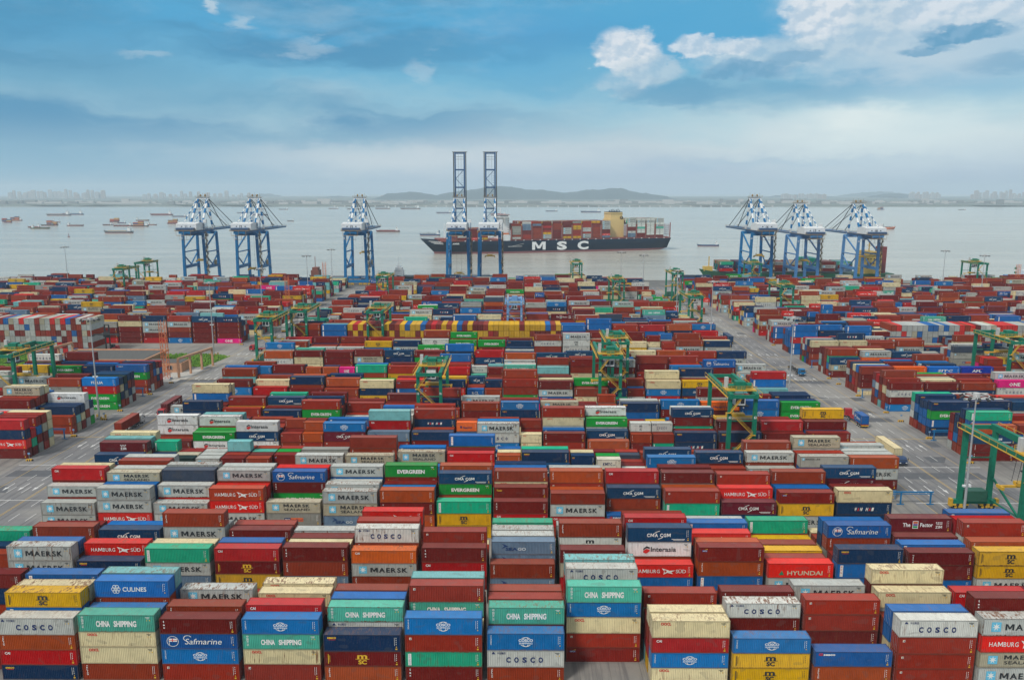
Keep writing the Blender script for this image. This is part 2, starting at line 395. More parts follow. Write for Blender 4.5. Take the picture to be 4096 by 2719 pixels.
def logo(kind, res, L=12.19):
    """flat lettering on the long side, built for a 12.19 m side and squeezed for short boxes"""
    g = Logo(res); q = g.fit
    if kind == 'maersk': star(g, 1.35, .62, 1.5); q('MAERSK', 3.5, 10.5, .88, .95, BK, .045)
    elif kind == 'sealand': star(g, 1.4, .62, 1.5); q('MAERSK', 3.9, 9.8, 1.5, .72, BK, .045); q('SEALAND', 3.95, 9.8, .62, .58, BK, .01)
    elif kind == 'mline': star(g, .5, 1.7, .6); q('MAERSK LINE', 1.3, 5.0, 1.85, .34, BK, .03)
    elif kind == 'hamburg':
        q('HAMBURG', 1.3, 5.9, .95, .75, W_, .012); q('SÜD', 8.9, 10.8, .95, .75, W_, .012)
        g.poly([(6.25, 1.95), (7.6, 1.5), (7.3, 1.0), (6.6, .65), (6.75, 1.3)], W_); g.poly([(7.3, 1.42), (8.8, 1.5), (8.1, 1.2), (8.35, .75), (7.35, 1.0)], W_)
        g.poly([(6.75, 1.62), (7.25, 1.42), (7.1, 1.1), (6.85, 1.0)], lin(190, 40, 30))
    elif kind == 'cosco':
        for i, ch in enumerate('COSCO'): q(ch, 3.0 + i * 1.28, 3.72 + i * 1.28, .8, .82, NV, .12)
        q('中远集团', 1.6, 2.9, 2.1, .28, NV, .01); g.poly([(.7, 2.1), (1.3, 2.1), (1.0, 2.5)], NV)
    elif kind == 'csl':
        cx, cz = 6.1, 1.35
        g.ring(cx, cz, .95, .78, .1, W_); g.ring(cx, cz, .55, .78, .09, W_)
        g.rect(cx - 1.2, cx + 1.2, cz - .42, cz + .5, 'BASE')
        q('COSCO', cx - 1.12, cx + 1.12, cz + .05, .42, W_, .05); q('SHIPPING', cx - 1.05, cx + 1.05, cz - .34, .26, W_, .03)
        g.down('中远海运集团', .5, 2.2, .2, .26, W_, 0)
    elif kind == 'china':
        q('CHINA', 2.9, 5.1, .85, .9, W_, .11); q('SHIPPING', 5.7, 9.3, .85, .9, W_, .11); g.down('中国海运', .6, 2.1, .34, .48, W_, .01, .36)
    elif kind == 'dong': g.rect(.45, .95, .25, 2.35, W_); g.down('DONGFANG', .58, 2.08, .18, .245, NV, .01)
    elif kind == 'ever': q('EVERGREEN', 2.9, 9.3, .85, .82, W_, .07)
    elif kind == 'cma':
        q('CMA CGM', 3.7, 8.2, 1.0, .62, W_, .06)
        g.arc(6.4, .75, 1.75, 100, 140, .14, W_); g.arc(5.5, 1.9, 1.75, -80, -40, .14, W_)
        g.rect(8.4, 10.9, .5, .6, W_); g.rect(8.7, 10.8, .3, .38, W_)
    elif kind in ('mscb', 'mscy'):
        c = BK if kind == 'mscb' else YL
        q('m', 5.25, 6.85, 1.42, .98, c, .05); g.rect(4.95, 7.15, 1.3, 1.4, c); q('SC', 5.4, 6.75, .45, .72, c, .07)
        g.rect(.6, .72, .5, 2.2, c); g.rect(.85, .92, .8, 2.0, c)
    elif kind == 'oocl':
        q('OOCL', 1.35, 2.95, 2.0, .42, RD, .07)
    elif kind == 'cai': q('CAI', .75, 1.6, 1.9, .42, W_, .05)
    elif kind == 'inter':
        q('Interasia', 4.5, 9.3, .95, .9, BK, .03)
        g.poly([(3.1, 1.5), (3.7, 1.95), (4.3, 1.75), (4.3, 1.45), (3.7, 1.6), (3.1, 1.2)], BK)
        g.poly([(3.1, 1.1), (3.7, 1.45), (4.3, 1.3), (4.3, 1.0), (3.6, .55), (3.1, .75)], RD)
    elif kind == 'saf':
        g.ring(1.9, 1.35, .95, .95, .08, W_); g.rect(1.35, 2.6, 1.3, 1.85, W_); g.rect(1.3, 1.38, .7, 1.9, W_)
        g.rect(1.35, 2.6, 1.5, 1.62, RD); g.rect(1.8, 1.95, 1.3, 1.85, RD)
        q('Safmarine', 3.8, 9.6, .85, 1.05, W_, .0, .22)
        g.arc(4.3, 1.9, .7, 30, 250, .12, W_)
    elif kind == 'wan':
        for i, (ch, c) in enumerate(zip('WAN HAI', (W_, RD, W_, W_, W_, RD, W_))):
            if ch != ' ': q(ch, 3.9 + i * .63, 4.36 + i * .63, .95, .7, c, .07, .2)
    elif kind == 'seaco': q('seaco', .6, 2.0, 2.05, .40, YL, .05); g.rect(.8, 1.9, 1.85, 1.92, RD)
    elif kind == 'seacow': q('GE', .6, 1.25, 2.0, .42, RD, .06); q('seaco', 1.35, 3.2, 2.0, .42, W_, .06)
    elif kind == 'zf':
        q('The', 2.6, 4.1, 1.1, .75, W_, .04); q('Factor', 6.0, 8.5, 1.1, .75, W_, .04); q('ZIM', 9.0, 10.3, .8, .5, W_, .06)
        g.rect(4.5, 5.6, .75, 2.2, W_); g.rect(4.6, 5.5, 1.7, 2.1, lin(200, 90, 40)); g.rect(4.6, 5.5, 1.3, 1.65, lin(90, 60, 140)); g.rect(4.6, 5.5, .85, 1.25, lin(40, 150, 90))
        for i in range(4): g.rect(9.05 + i * .34, 9.25 + i * .34, 1.8, 2.0, W_); g.rect(9.2 + i * .3, 9.36 + i * .3, 1.5, 1.7, W_)
    elif kind == 'zim':
        q('ZIM', 5.3, 6.8, .7, .6, W_, .07)
        for i in range(4): g.rect(5.3 + i * .42, 5.52 + i * .42, 1.85, 2.07, W_)
        for i in range(3): g.rect(5.5 + i * .42, 5.72 + i * .42, 1.5, 1.72, W_)
    elif kind == 'cul':
        q('CULINES', 4.6, 8.5, .98, .72, W_, .03)
        for i in range(6): g.ring(3.5 + .42 * math.cos(i * 1.047), 1.33 + .42 * math.sin(i * 1.047), .34, .34, .09, W_, 12)
    elif kind == 'seago':
        g.poly([(1.9, 2.35), (3.2, 1.75), (1.9, 1.2), (2.5, 1.75)], lin(24, 60, 110)); q('SEA', 2.7, 5.0, .85, .6, lin(24, 60, 110), .06); q('GO', 5.05, 6.6, .85, .6, lin(190, 200, 205), .06)
    elif kind == 'pono':
        g.rect(4.0, 5.4, .85, 1.65, NV); g.rect(5.4, 8.2, .85, 1.65, lin(222, 104, 52)); q('P&O', 4.2, 5.2, 1.02, .45, W_, .04); q('Nedlloyd', 5.55, 8.05, 1.02, .45, NV, .01)
    elif kind == 'tri': g.down('TRITON', .65, 2.15, .24, .27, W_, .03, .24)
    elif kind == 'tex': g.fit('t', .62, .8, 2.0, .45, W_, .05); g.fit('e', .58, .86, 1.45, .35, W_, .05); g.fit('x', .58, .88, .95, .35, W_, .05)
    elif kind == 'flo': g.rect(.7, 1.05, 1.9, 2.25, W_); g.poly([(.76, 1.95), (1.0, 1.95), (1.0, 2.2)], NV); g.poly([(.76, 1.98), (.97, 2.2), (.76, 2.2)], YL)
    elif kind == 'bea': g.rect(.6, 1.55, 1.85, 2.15, lin(50, 60, 140)); g.poly([(.9, 2.15), (1.6, 2.25), (1.6, 2.4)], YL); g.fit('BEACON', .75, 1.5, 1.9, .2, W_, .02)
    elif kind == 'tou': q('Touax', .6, 1.9, 1.75, .4, YL, .06, .15)
    elif kind == 'hyu':
        g.poly([(2.0, .55), (3.0, .55), (2.6, 1.35)], lin(40, 130, 90)); q('HYUNDAI', 3.6, 10.2, .55, .8, lin(210, 200, 170), .03)
    elif kind == 'hmm': q('HMM', 3.5, 6.5, .9, .85, W_, .07)
    elif kind == 'hapag': g.rect(2.3, 3.2, 1.0, 1.7, NV); q('Hapag-Lloyd', 3.9, 9.2, .95, .68, NV, .03)
    elif kind == 'one': q('ONE', 3.9, 7.9, .7, 1.25, W_, .07)
    elif kind == 'rcl': q('RCL', 3.6, 8.4, .75, 1.1, W_, .05)
    elif kind == 'ital': q('ITALIA', 3.4, 7.6, .8, .85, W_, .06)
    elif kind == 'kmtc': q('KMTC', 3.0, 7.6, 1.0, .8, NV, .06, .15); q('LINE', 8.0, 9.4, 1.0, .3, NV, .02)
    elif kind == 'mm': q('m', 5.25, 6.85, 1.42, .98, BK, .05); q('SC', 5.4, 6.75, .45, .72, BK, .07)
    elif kind == 'sitc': q('SITC', 3.6, 9.2, .8, .95, W_, .07, .2)
    elif kind == 'apl': q('APL', 4.0, 7.6, .7, 1.0, W_, .07, .1); g.rect(4.5, 8.0, 1.95, 2.1, RD)
    elif kind == 'pil': g.rect(.6, 1.15, .3, 2.4, W_); g.down('PIL', .75, 1.9, .35, .5, RD, .03, .25)
    elif kind == 'gem': g.down('uasc', .7, 2.0, .3, .45, W_, .04, .25)
    # number ticks by the right-hand post, on every box
    tick = BK if kind in ('maersk', 'sealand', 'mline', 'oocl', 'inter', 'cosco', 'kmtc', 'mm', 'mscb') else W_
    if kind in ('maersk', 'sealand', 'mline', 'inter', 'china', 'cosco', 'mm', 'kmtc', 'oocl', 'ever'):
        g.rect(10.75, 11.45, 2.25, 2.33, tick); g.rect(10.95, 11.35, 2.08, 2.15, tick)
        g.poly([(10.9, 1.75), (11.06, 1.75), (10.98, 1.95)], YL); g.rect(11.35, 11.5, 1.75, 1.93, YL)
    else:
        g.rect(11.2, 11.245, .95, 2.25, tick)
        for i in range(4): g.rect(11.45, 11.53, 1.1 + i * .32, 1.27 + i * .32, tick)
        g.poly([(11.4, .68), (11.62, .68), (11.51, .9)], YL)
        if kind not in ('csl', 'saf', 'cul', 'pil'): g.rect(11.35, 11.65, .3, .52, YL)
    return g


# code: colour, lettering, wording for labels
T = {
 'M': ((168, 170, 166), 'maersk', 'light grey container with blue star square'),
 'S': ((166, 160, 142), 'sealand', 'dirty grey container with two lettering lines'),
 'l': ((158, 157, 150), 'mline', 'plain grey container, one small lettering line'),
 'N': ((138, 138, 132), 'pono', 'grey container with navy and orange sign'),
 'A': ((104, 122, 140), 'seago', 'blue-grey container with dark arrow mark'),
 'H': ((188, 54, 36), 'hamburg', 'bright red container with white flag emblem'),
 'J': ((172, 78, 56), 'hamburg', 'faded orange-red container with worn lettering'),
 'C': ((186, 186, 180), 'cosco', 'off-white container with spaced navy letters'),
 'c': ((0, 106, 156), 'csl', 'bright blue container with white globe mark'),
 'h': ((88, 156, 138), 'china', 'pale green container with white block capitals'),
 't': ((120, 166, 166), 'none', 'faded pale teal container'),
 'g': ((30, 150, 118), 'dong', 'sea-green container with upright white strip'),
 'E': ((16, 132, 58), 'ever', 'vivid green container with white capitals'),
 'G': ((4, 58, 88), 'cma', 'navy container with lettering between two arcs'),
 'P': ((88, 30, 40), 'cma', 'plum container with lettering between two arcs'),
 'Y': ((192, 154, 24), 'mscb', 'yellow container with black lettering'),
 'y': ((98, 30, 26), 'mscy', 'dark red container with yellow lettering'),
 'O': ((200, 188, 156), 'oocl', 'cream container with small red lettering'),
 'R': ((158, 26, 32), 'cai', 'crimson container with small white letters'),
 'T': ((192, 104, 56), 'cai', 'rust-stained orange container'),
 'I': ((206, 206, 204), 'inter', 'clean white container with black lettering'),
 's': ((0, 84, 138), 'saf', 'blue container with white script lettering'),
 'U': ((0, 100, 156), 'cul', 'blue container with white flower mark'),
 'W': ((4, 50, 80), 'wan', 'navy container with white and red letters'),
 'b': ((4, 46, 76), 'seaco', 'dark navy container with small yellow word'),
 'q': ((20, 88, 142), 'seacow', 'worn mid-blue container with small lettering'),
 'B': ((0, 94, 148), 'pil', 'plain blue container'),
 'K': ((62, 70, 84), 'none', 'slate-grey container'),
 'X': ((26, 44, 42), 'none', 'dark green-black container'),
 'Z': ((92, 26, 32), 'zf', 'maroon container with words and rainbow emblem'),
 'z': ((92, 26, 32), 'zim', 'maroon container with white dots and letters'),
 'D': ((196, 60, 38), 'hyu', 'orange-red container with cream capitals'),
 'L': ((218, 104, 22), 'hapag', 'orange container with navy lettering'),
 '1': ((200, 30, 120), 'one', 'magenta container with big white letters'),
 'Q': ((22, 100, 158), 'rcl', 'blue container with three white capitals'),
 'i': ((10, 110, 168), 'ital', 'azure container with white capitals'),
 'w': ((210, 204, 188), 'kmtc', 'ivory container with navy lettering'),
 'v': ((196, 198, 192), 'mm', 'white container with black mark'),
 'j': ((0, 108, 180), 'sitc', 'azure container with slanted white capitals'),
 'a': ((20, 60, 140), 'apl', 'royal blue container with white capitals'),
 'n': ((150, 76, 44), 'tri', 'orange-brown container with small upright letters'),
 'm': ((98, 34, 30), 'tex', 'dark maroon container with small upright letters'),
 'k': ((128, 58, 40), 'tri', 'red-brown container with small upright letters'),
 'e': ((134, 54, 42), 'flo', 'brick-red container with tiny square badge'),
 'd': ((112, 40, 32), 'bea', 'deep red container with tiny badge'),
 'o': ((110, 42, 32), 'tou', 'dark red container with small yellow word'),
 'u': ((122, 52, 40), 'none', 'plain brown-red container'),
 'x': ((94, 28, 28), 'gem', 'wine-red container with slanted letters'),
}
REDS = 'kkkeeedduumoxkk'
HC, ST = 2.896, 2.591
ALB = 1.12                                   # paint albedo against its look in soft light


def code_col(c, r):
    k = np.array(lin(*T[c][0]))[:3] * ALB
    g_ = k.mean(); k = np.maximum(g_ + (k - g_) * 1.26, k * .30)
    j = 1 + (r.random() - .5) * .26
    k = k * j; gray = k.mean(); fade = r.random() ** 2 * .09
    k = k * (1 - fade) + (gray * .6 + .07) * fade
    return tuple(np.clip(k, .004, .8)) + (1.0,)


# ------------------------------------------------------------------ container solids
CW = 2.44
_cm = {}


def corr(mb, x0, x1, z0, z1, y, dy, pitch=.278):
    """corrugated sheet in the xz plane; dy = inward depth"""
    n = int((x1 - x0) / pitch); p = (x1 - x0) / n; pts = []
    for i in range(n):
        a = x0 + i * p
        pts += [(a, y), (a + .26 * p, y), (a + .5 * p, y + dy), (a + .76 * p, y + dy)]
    pts.append((x1, y))
    v = []
    for (a, b) in pts: v += [(a, b, z0), (a, b, z1)]
    f = [(2 * i, 2 * i + 2, 2 * i + 3, 2 * i + 1) for i in range(len(pts) - 1)]
    if dy < 0: f = [q[::-1] for q in f]
    mb.add(v, f)


def cont_meshes(L, H):
    k = (L, H)
    if k in _cm: return _cm[k]
    m = MB(); h = H - .025
    corr(m, .13, L - .13, .17, h - .1, .03, .065); corr(m, .13, L - .13, .17, h - .1, CW - .03, -.045)
    m.box(.07, .09, .1, CW - .1, .15, h - .1); m.box(L - .09, L - .07, .1, CW - .1, .15, h - .1)
    body = m.mesh('container_sides', [PAINT])
    m = MB()
    for x in (0, L - .13):
        for y in (0, CW - .13): m.box(x, x + .13, y, y + .13, .118, h - .118)
        m.box(x + (.0 if x == 0 else .03), x + (.10 if x == 0 else .13), .13, CW - .13, .01, .15); m.box(x + (.0 if x == 0 else .03), x + (.10 if x == 0 else .13), .13, CW - .13, h - .1, h - .005)
    for y in (0.004, CW - .084):
        m.box(.178, L - .178, y, y + .08, .01, .17); m.box(.178, L - .178, y, y + .08, h - .09, h - .01)
    for x in (-.003, L - .175):
        for y in (-.003, CW - .159):
            for z in (0, h - .118): m.box(x, x + .178, y, y + .162, z, z + .118)
    frame = m.mesh('container_frame', [FRAME])
    m = MB(); n = int(L / .29); p = (L - .26) / n; v = []; zz = h - .035
    pts = []
    for i in range(n):
        a = .13 + i * p; pts += [(a, zz), (a + .35 * p, zz), (a + .5 * p, zz - .025), (a + .85 * p, zz - .025)]
    pts.append((L - .13, zz))
    for (a, b) in pts: v += [(a, .08, b), (a, CW - .08, b)]
    m.add(v, [(2 * i, 2 * i + 2, 2 * i + 3, 2 * i + 1) for i in range(len(pts) - 1)])
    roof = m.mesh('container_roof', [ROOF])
    doors = {}
    for end in (0, 1):
        for leaf in (0, 1):
            m = MB(); y0, y1 = (.15, CW / 2 - .01) if leaf == 0 else (CW / 2 + .01, CW - .15)
            def bx(xa, xb, ya, yb, za, zb, mi=0):
                if end: m.box(L - xb, L - xa, ya, yb, za, zb, mi)
                else: m.box(xa, xb, ya, yb, za, zb, mi)
            bx(.025, .065, y0, y1, .16, h - .11)
            for z in (.5, 1.0, 1.5, 2.0): bx(.012, .025, y0 + .05, y1 - .05, z, z + .28)
            for yy in (y0 + .3, y1 - .25):
                bx(-.02, .01, yy - .018, yy + .018, .1, h - .06, 1)
                for z in (.3, 1.1, h - .3): bx(-.026, -.02, yy - .06, yy + .06, z, z + .1, 1)
            bx(-.03, -.02, y0 + .3, y1 - .2, 1.16, 1.2, 1)
            doors[(end, leaf)] = m.mesh('container_door', [PAINT, principled('galvanised', (.42, .42, .42), .45, .6)])
    _cm[k] = (body, frame, roof, doors); return _cm[k]


_lg = {}


def logo_arrays(kind, res):
    k = (kind, res)
    if k not in _lg:
        g = logo(kind, res); _lg[k] = (np.array(g.v, float).reshape(-1, 2), [tuple(f) for f in g.f], g.c)
    return _lg[k]


_lm = {}


def logo_mesh(kind, L, base, H):
    key = (kind, L, base if kind == 'csl' else 0, H)
    if key in _lm: return _lm[key]
    v, f, c = logo_arrays(kind, 3); s = L / 12.19
    V = [(a * s, .012 - (0 if c_ else 0), b * (H - .1) / 2.6) for (a, b), c_ in zip(v, [0] * len(v))]
    cols = [base if x == 'BASE' else x for x in c]
    # later pieces sit a hair in front of earlier ones
    fi = {};
    for n, q in enumerate(f):
        for i in q: fi[i] = n
    V = [(a, .012 - .004 * (cols and fi.get(i, 0) / max(len(f), 1)), b) for i, (a, _, b) in enumerate(V)]
    me = np_mesh('lettering', V, [i for q in f for i in q], [len(q) for q in f], [x for q, x in zip(f, cols) for _ in q], None, [LETTER])
    _lm[key] = me; return me


# box of the mass: framed front, roof, two ends; plain back
def mass_template(L, H, ends):
    V = []; F = []; K = []; UV = []; h = H - .03

    def quad(p, kf, uv):
        o = len(V); V.extend(p); F.append((o, o + 1, o + 2, o + 3)); K.append(kf); UV.extend(uv)

    def panel(fn, w, hh, t, kf, ku, inset):
        xs = [0, t, w - t, w]; ys = [0, t, hh - t, hh]
        for i in range(3):
            for j in range(3):
                a, b, c, d = xs[i], xs[i + 1], ys[j], ys[j + 1]
                fr = (i != 1 or j != 1); dd = 0 if fr else inset
                quad([fn(a, c, dd), fn(b, c, dd), fn(b, d, dd), fn(a, d, dd)], kf if fr else ku, [(a, c), (b, c), (b, d), (a, d)])
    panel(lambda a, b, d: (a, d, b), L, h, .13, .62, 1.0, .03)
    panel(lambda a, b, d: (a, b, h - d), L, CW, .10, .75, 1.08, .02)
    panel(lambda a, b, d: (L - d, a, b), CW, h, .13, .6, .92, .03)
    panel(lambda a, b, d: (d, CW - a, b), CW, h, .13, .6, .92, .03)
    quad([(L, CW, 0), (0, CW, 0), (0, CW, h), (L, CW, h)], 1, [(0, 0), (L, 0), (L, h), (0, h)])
    if ends:
        for x, s in ((L, 1), (0, -1)):
            xx = x - s * .01
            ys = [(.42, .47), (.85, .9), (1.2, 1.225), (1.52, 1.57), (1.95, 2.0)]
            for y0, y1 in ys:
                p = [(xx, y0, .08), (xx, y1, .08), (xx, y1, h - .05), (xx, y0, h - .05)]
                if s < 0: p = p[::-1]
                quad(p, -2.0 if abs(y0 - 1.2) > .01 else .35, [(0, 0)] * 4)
    return np.array(V, float), np.array(F, np.int32), np.array(K, float), np.array(UV, float)


class Mass:
    def __init__(s): s.V = []; s.Lp = []; s.Tt = []; s.Cc = []; s.U = []; s.M = []; s.n = 0; s.cache = {}
    def box(s, x, y, z, L, H, col, ends=False, rot=0, flip=False):
        k = (L, H, ends)
        if k not in s.cache: s.cache[k] = mass_template(L, H, ends)
        V, F, K, UV = s.cache[k]; V = V.copy()
        if rot:      # long side along the depth, door end towards the camera
            V = np.stack([CW - V[:, 1], L - V[:, 0], V[:, 2]], 1)
            V[:, 0] = CW - V[:, 0]; V[:, 1] = V[:, 1]
            F = F[:, ::-1]
        V = V + np.array([x, y, z])
        c = np.array(col[:3])
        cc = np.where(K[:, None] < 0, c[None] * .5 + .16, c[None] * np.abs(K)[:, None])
        cc = np.concatenate([np.clip(cc, 0, 1), np.ones((len(cc), 1))], 1)
        s.V.append(V); s.Lp.append(F.ravel() + s.n); s.Tt.append(np.full(len(F), 4)); s.Cc.append(np.repeat(cc, 4, 0))
        s.U.append((UV if not rot else UV.reshape(-1, 4, 2)[:, ::-1].reshape(-1, 2)) + (x * .1)); s.M.append(np.zeros(len(F), int)); s.n += len(V)
    def letters(s, x, y, z, kind, L, H, base, res=1):
        v, f, c = logo_arrays(kind, res); sx = L / 12.19
        fi = np.zeros(len(v))
        for n, q in enumerate(f):
            for i in q: fi[i] = n
        V = np.stack([x + v[:, 0] * sx, y - .02 - .012 * fi / max(len(f), 1), z + v[:, 1] * (H - .1) / 2.6], 1)
        s.V.append(V); s.Lp.append(np.array([i for q in f for i in q]) + s.n); s.Tt.append(np.array([len(q) for q in f]))
        s.Cc.append(np.array([(base if k == 'BASE' else k) for q, k in zip(f, c) for _ in q])); s.U.append(np.zeros((sum(len(q) for q in f), 2)))
        s.M.append(np.ones(len(f), int)); s.n += len(V)
    def build(s, name):
        me = np_mesh(name, np.concatenate(s.V), np.concatenate(s.Lp), np.concatenate(s.Tt), np.concatenate(s.Cc), np.concatenate(s.U), [PAINT_A, LETTER], np.concatenate(s.M))
        o = bpy.data.objects.new(name, me); C.objects.link(o); return o
#PART2
# ------------------------------------------------------------------ the yard: stacks read off the photograph
# block: distance of its front row, x of column 0, column pitch, {column: rows front to back, each row bottom to top}; ! = short boxes
ROWP = 2.78
BLK = {}
BLK['nearest'] = (114.8, -108.3, 12.93, '''
1: . rr rr rrrrm rrr rr
2: brnC rrrBY rrrRO rrrrB rrr rr
3: kOOh rrrc rrrkU rrrrt rrr rr
4: ecsm rrrk rrr rrrM rrr rr
5: eOhc rrrR rrr rrrO rrrO rr
6: nyb rrCh rrrB rrrk rrr rr
7: mgec rrO rrrhe rrrrt rrr rr
8: kCc rrmh rrre rrrk rr rr
9: . . deOch rrrr rrrrC rreRt
10: OcRO rRrO rrr rrre rrr rr
11: YYc rr rrmC rrrm rrr rr
12: nq C Cmee rrr rrrM rr
13: eeeC OOBB rrr rrrO rrrmO rr
14: MSHM rrrmm rrr rrrR rrr rr
15: rrrr rrr rrrr rrrBm rrr rrr
16: rrr rrr rrr rrr rrrr rrrr''')
BLK['second'] = (139.3, -109.2, 13.0, '''
0: rr rrr rrb rrrg rrr rr
1: rMMM rrrB rrr rrbk rrrm rrr
2: rrb rrrH rrr rrkG rrBB rr
3: BAMg rrrO rr rrrMk rrYM rr
4: rYyR rrrB rr rrrm rrre rr
5: rAkm rrrO rrrm rrrM rr rr
6: rrMT rrrrC rrrre rrr rrrrH rr
7: rrRm rrrre rr rr rr rr
8: rAk rrAA rrrM rrrM rrrg rr
9: rRrm rrr rrrrk rrr rrrM rr
10: rBH rrkIG rrr rrrmR rrrmu rr
11: rBnd rrrn rr rrrH rrrB rrrM
12: rMD rre rrY rru rrY RRRg
13: rrBb rrr rrrks rrObB rrr rrO
14: rBmx rrrB rrrm rrrRZ rrrr rr
15: rMYY rrrn rrrre rrrrR rrrrB rrr
16: rrr rrrr rrr rrr rrrr rrr''')
BLK['third'] = (168.5, -107.5, 12.75, '''
0: rMM rrrM rrrrR rrrrO rrr rrrr
1: rHMM rrrB rrrrS rrrrM rrrru rrrrM
2: rMM rrHM rrrbK rrrrM rrrr rrr
3: rMHJ rrrH rrrrM rrrrM rrr rr
4: HNS rr rrrms rrrrH rrrH rrr
5: NASM rrrM rrrM rrrrM rrrr rrr
6: Bnmn rrrc rrrm rrrrE rrr rr
7: YYg rrr rrkEG rrrrn rrr rr
8: rRm rrro rrrOk rrrrB rrrrb rrr
9: rRMu rrrr rrren rrrrM rrr rr
10: rq rrkG rrrrR rrr rrr rr
11: rGge rrrn rrrrm rrrrm rrr rr
12: rGP rrHH rrrre rrr rrr rr
13: rMYd rrrB rrrBk rrr rrrr rr
14: rbWO rrrm rrr rrrPG rrr rr''')
BLK['fourth'] = (192.5, -107.5, 12.75, '''
0: rrrG rrrOz rrrrt rrrrO rr rrr
1!: rrr rrrr rrrrg rrr rrr rrr
1.5!: rrrX rrrS rrrr rrr rrr rrr
2!: rrrM rrrM rrrM rrr rrr rrr
2.5!: rrrm rrrr rrrrt rrrr rrr rrr
3!: rrrr rrrm rrrh rrrr rrr rrr
3.5!: rrr rrrr rrrE rrrr rrr rrr
4: rrrM rrr rrrN rrr rrr rrr
5: rrlS rrr rrrru rrr rr rrr
6: rrc rrrS rrrB rrr rrr rrr
7: rrr rrrR rrrm rrrrB rrr rrr
8!: rrO rrrn rrrO rrrq rr rrr
8.5: rrG rrrb rrrg rr rr rrr
9.5!: rrG rrrb rrrO rr rr rrr
10!: rrrw rrrE rr rrr rr rrr
10.5!: rrv rrr rrr rr rrr rrr
11: rrrc rr rrrG rr rrr rr
12: rrr rrrG rr rrr rr rrr
13: rMl rrrM rrrrk rrr rrr rr
14: rrBl rrre rrrrS rrr rrr rrr
15: AmMn rrrM rrrM rrrM rrrn rrr''')
BLK['fifth'] = (222, -107.5, 12.75, '''
0: rr rr rrII rII rr rr
1: rIE rIE rrrI rrrt rrr rrr
2: rIGI rrr rrr rrr rrr rrr
3!: rrr rrm rrrr rrr rrr rrr
3.5!: rrn rrrn rrrr rrr rrr rrr
4: rrPc rrr rrrr rrr rrr rrr
5: rrA rrrRt rrr rrrC rrr rr
6: rmb rrr rrrre rrrre rrr rr
7!: rrG rrrL rrrr rrr rrr rrr
7.5: rcrM rrrc rrr rrr rrr rrr
8.5!: rOO rrr rrrr rrr rr rr
9: rem rrB rrrOe rrrrr rr rrr
10: rn rrG rrrE rrrrI rr rrr
11!: rmk rrrv rrr rrr rrr rrr
11.5!: Gru rrrr rrr rrr rrr rrr
12: rWb rrd rrrmG rrrrv rrr rrr
13: rrb rrrm rrrO rrr rrr rrr
14: rBm rrrR rrr rrr rrr rrr
15: rrd rrrx rrrrY rrr rrr rr''')
BLK['sixth'] = (246, -107.5, 12.75, '''
0: rWWb rrr rrr rrrBO rrrrO
1: rre rrr rrrr rrr rr
2: rqb rrr rrrG rrrg rrr
3: rLEe rrr rrrb rrr rrrr
4: rG rM rr rrr rrr
5: rrC rrQ rrr rrr rrrr
6: rre rrrb rrrrr rrr rrr
7: rrmk rrr rrrM rrr rrr
8: rmbc rrru rrr rrr rrr
9: rru rrrS rrr rrr rrr
10!: rru rrr rrr rrr rrr
10.5!: rrX rrt rrr rrr rrrr
11: rqBb rrrM rrr rrr rrr
12: rgmc rrrC rrr rrr rrr
13: rrmL rrr rrrrm rrr rrr
14: rbcB rrr rrr rrrr rrr
15: rrEE rrrb rrrb rrrb rrrb''')
BLK['seventh'] = (275.5, -107.5, 12.75, '''
0: OOcm rrr rrrrk rrrrB rrr
1: rmR rrrO rrrr rrrb rrr
2: rBm rrrb rrrn rrrb rrr
3: bek rrrn rrr rrrb rrr
4: qYbO rrrE rrr rrr rrr
5: bkBd rrrH rrrr rrr rrr
6: rrrb rrr rrrY rrr rrr
7!: rrQ rrr rrr rrrG rrr
7.5!: rrk rrrb rrrr rrr rrr
8: rEue rrrrk rrr rrr rrr
9: rqMm rrrO rrrm rrr rrr
10: rOk rrrE rrr rrr rrr
11!: OgW rrrR rrr rrr rrr
11.5!: rro rrB rrrk rrr rrr
12: rRcO rrrrO rrr rrr rrr
13: rrGY rrrd rrrrb rrrr rrr
14: rrt rrr rrr rrr rrr
15: rrt rrrBR rrr rrrr rrr''')
BLK['eighth'] = (299, -107.5, 12.75, '''
0: rrrc rrr rrrr rrr rrr
1: rrrm rrrb rrr rrr rrr
2!: rrrn rrr rrr rrr rrr
2.5!: rrrn rrrb rrr rrr rrr
3!: rrr1 rrr rrr rrr rrr
3.5: rrrg rrrB rrr rrr rrr
4.5: rrre rrr rrrr rrr rrr
7!: rrh rrrC rrr rrr rrr
7.5!: rrrm rrr rrrt rrr rrr''')
BLK['ninth'] = (328.5, -107.5, 12.75, '''
1: rrrm rrrh rrr rrr rrr
2: rrrm rrrr rrr rrr rrr
3: rrrm rrr rrr rrr rrr
4: rrbG rrr rrr rrr rrr
6: rrrrB rrr rrr rrr rrr
7: rrGR rrr rrr rrr rrr
8: rrGG rrrM rrrb rrr rrr
9!: rrk rrr rrr rrr rrr
9.5!: rrg rrr rrr rrr rrr
10: rrGG rrr rrr rrr rrr
11: rrWm rrr rrr rrr rrr
12: rrrO rrr rrr rrr rrr
13: rrmn rrr rrr rrr rrr
14: rree rrr rrr rrr rrr
15: rrMb rrr rrr rrr rrr''')
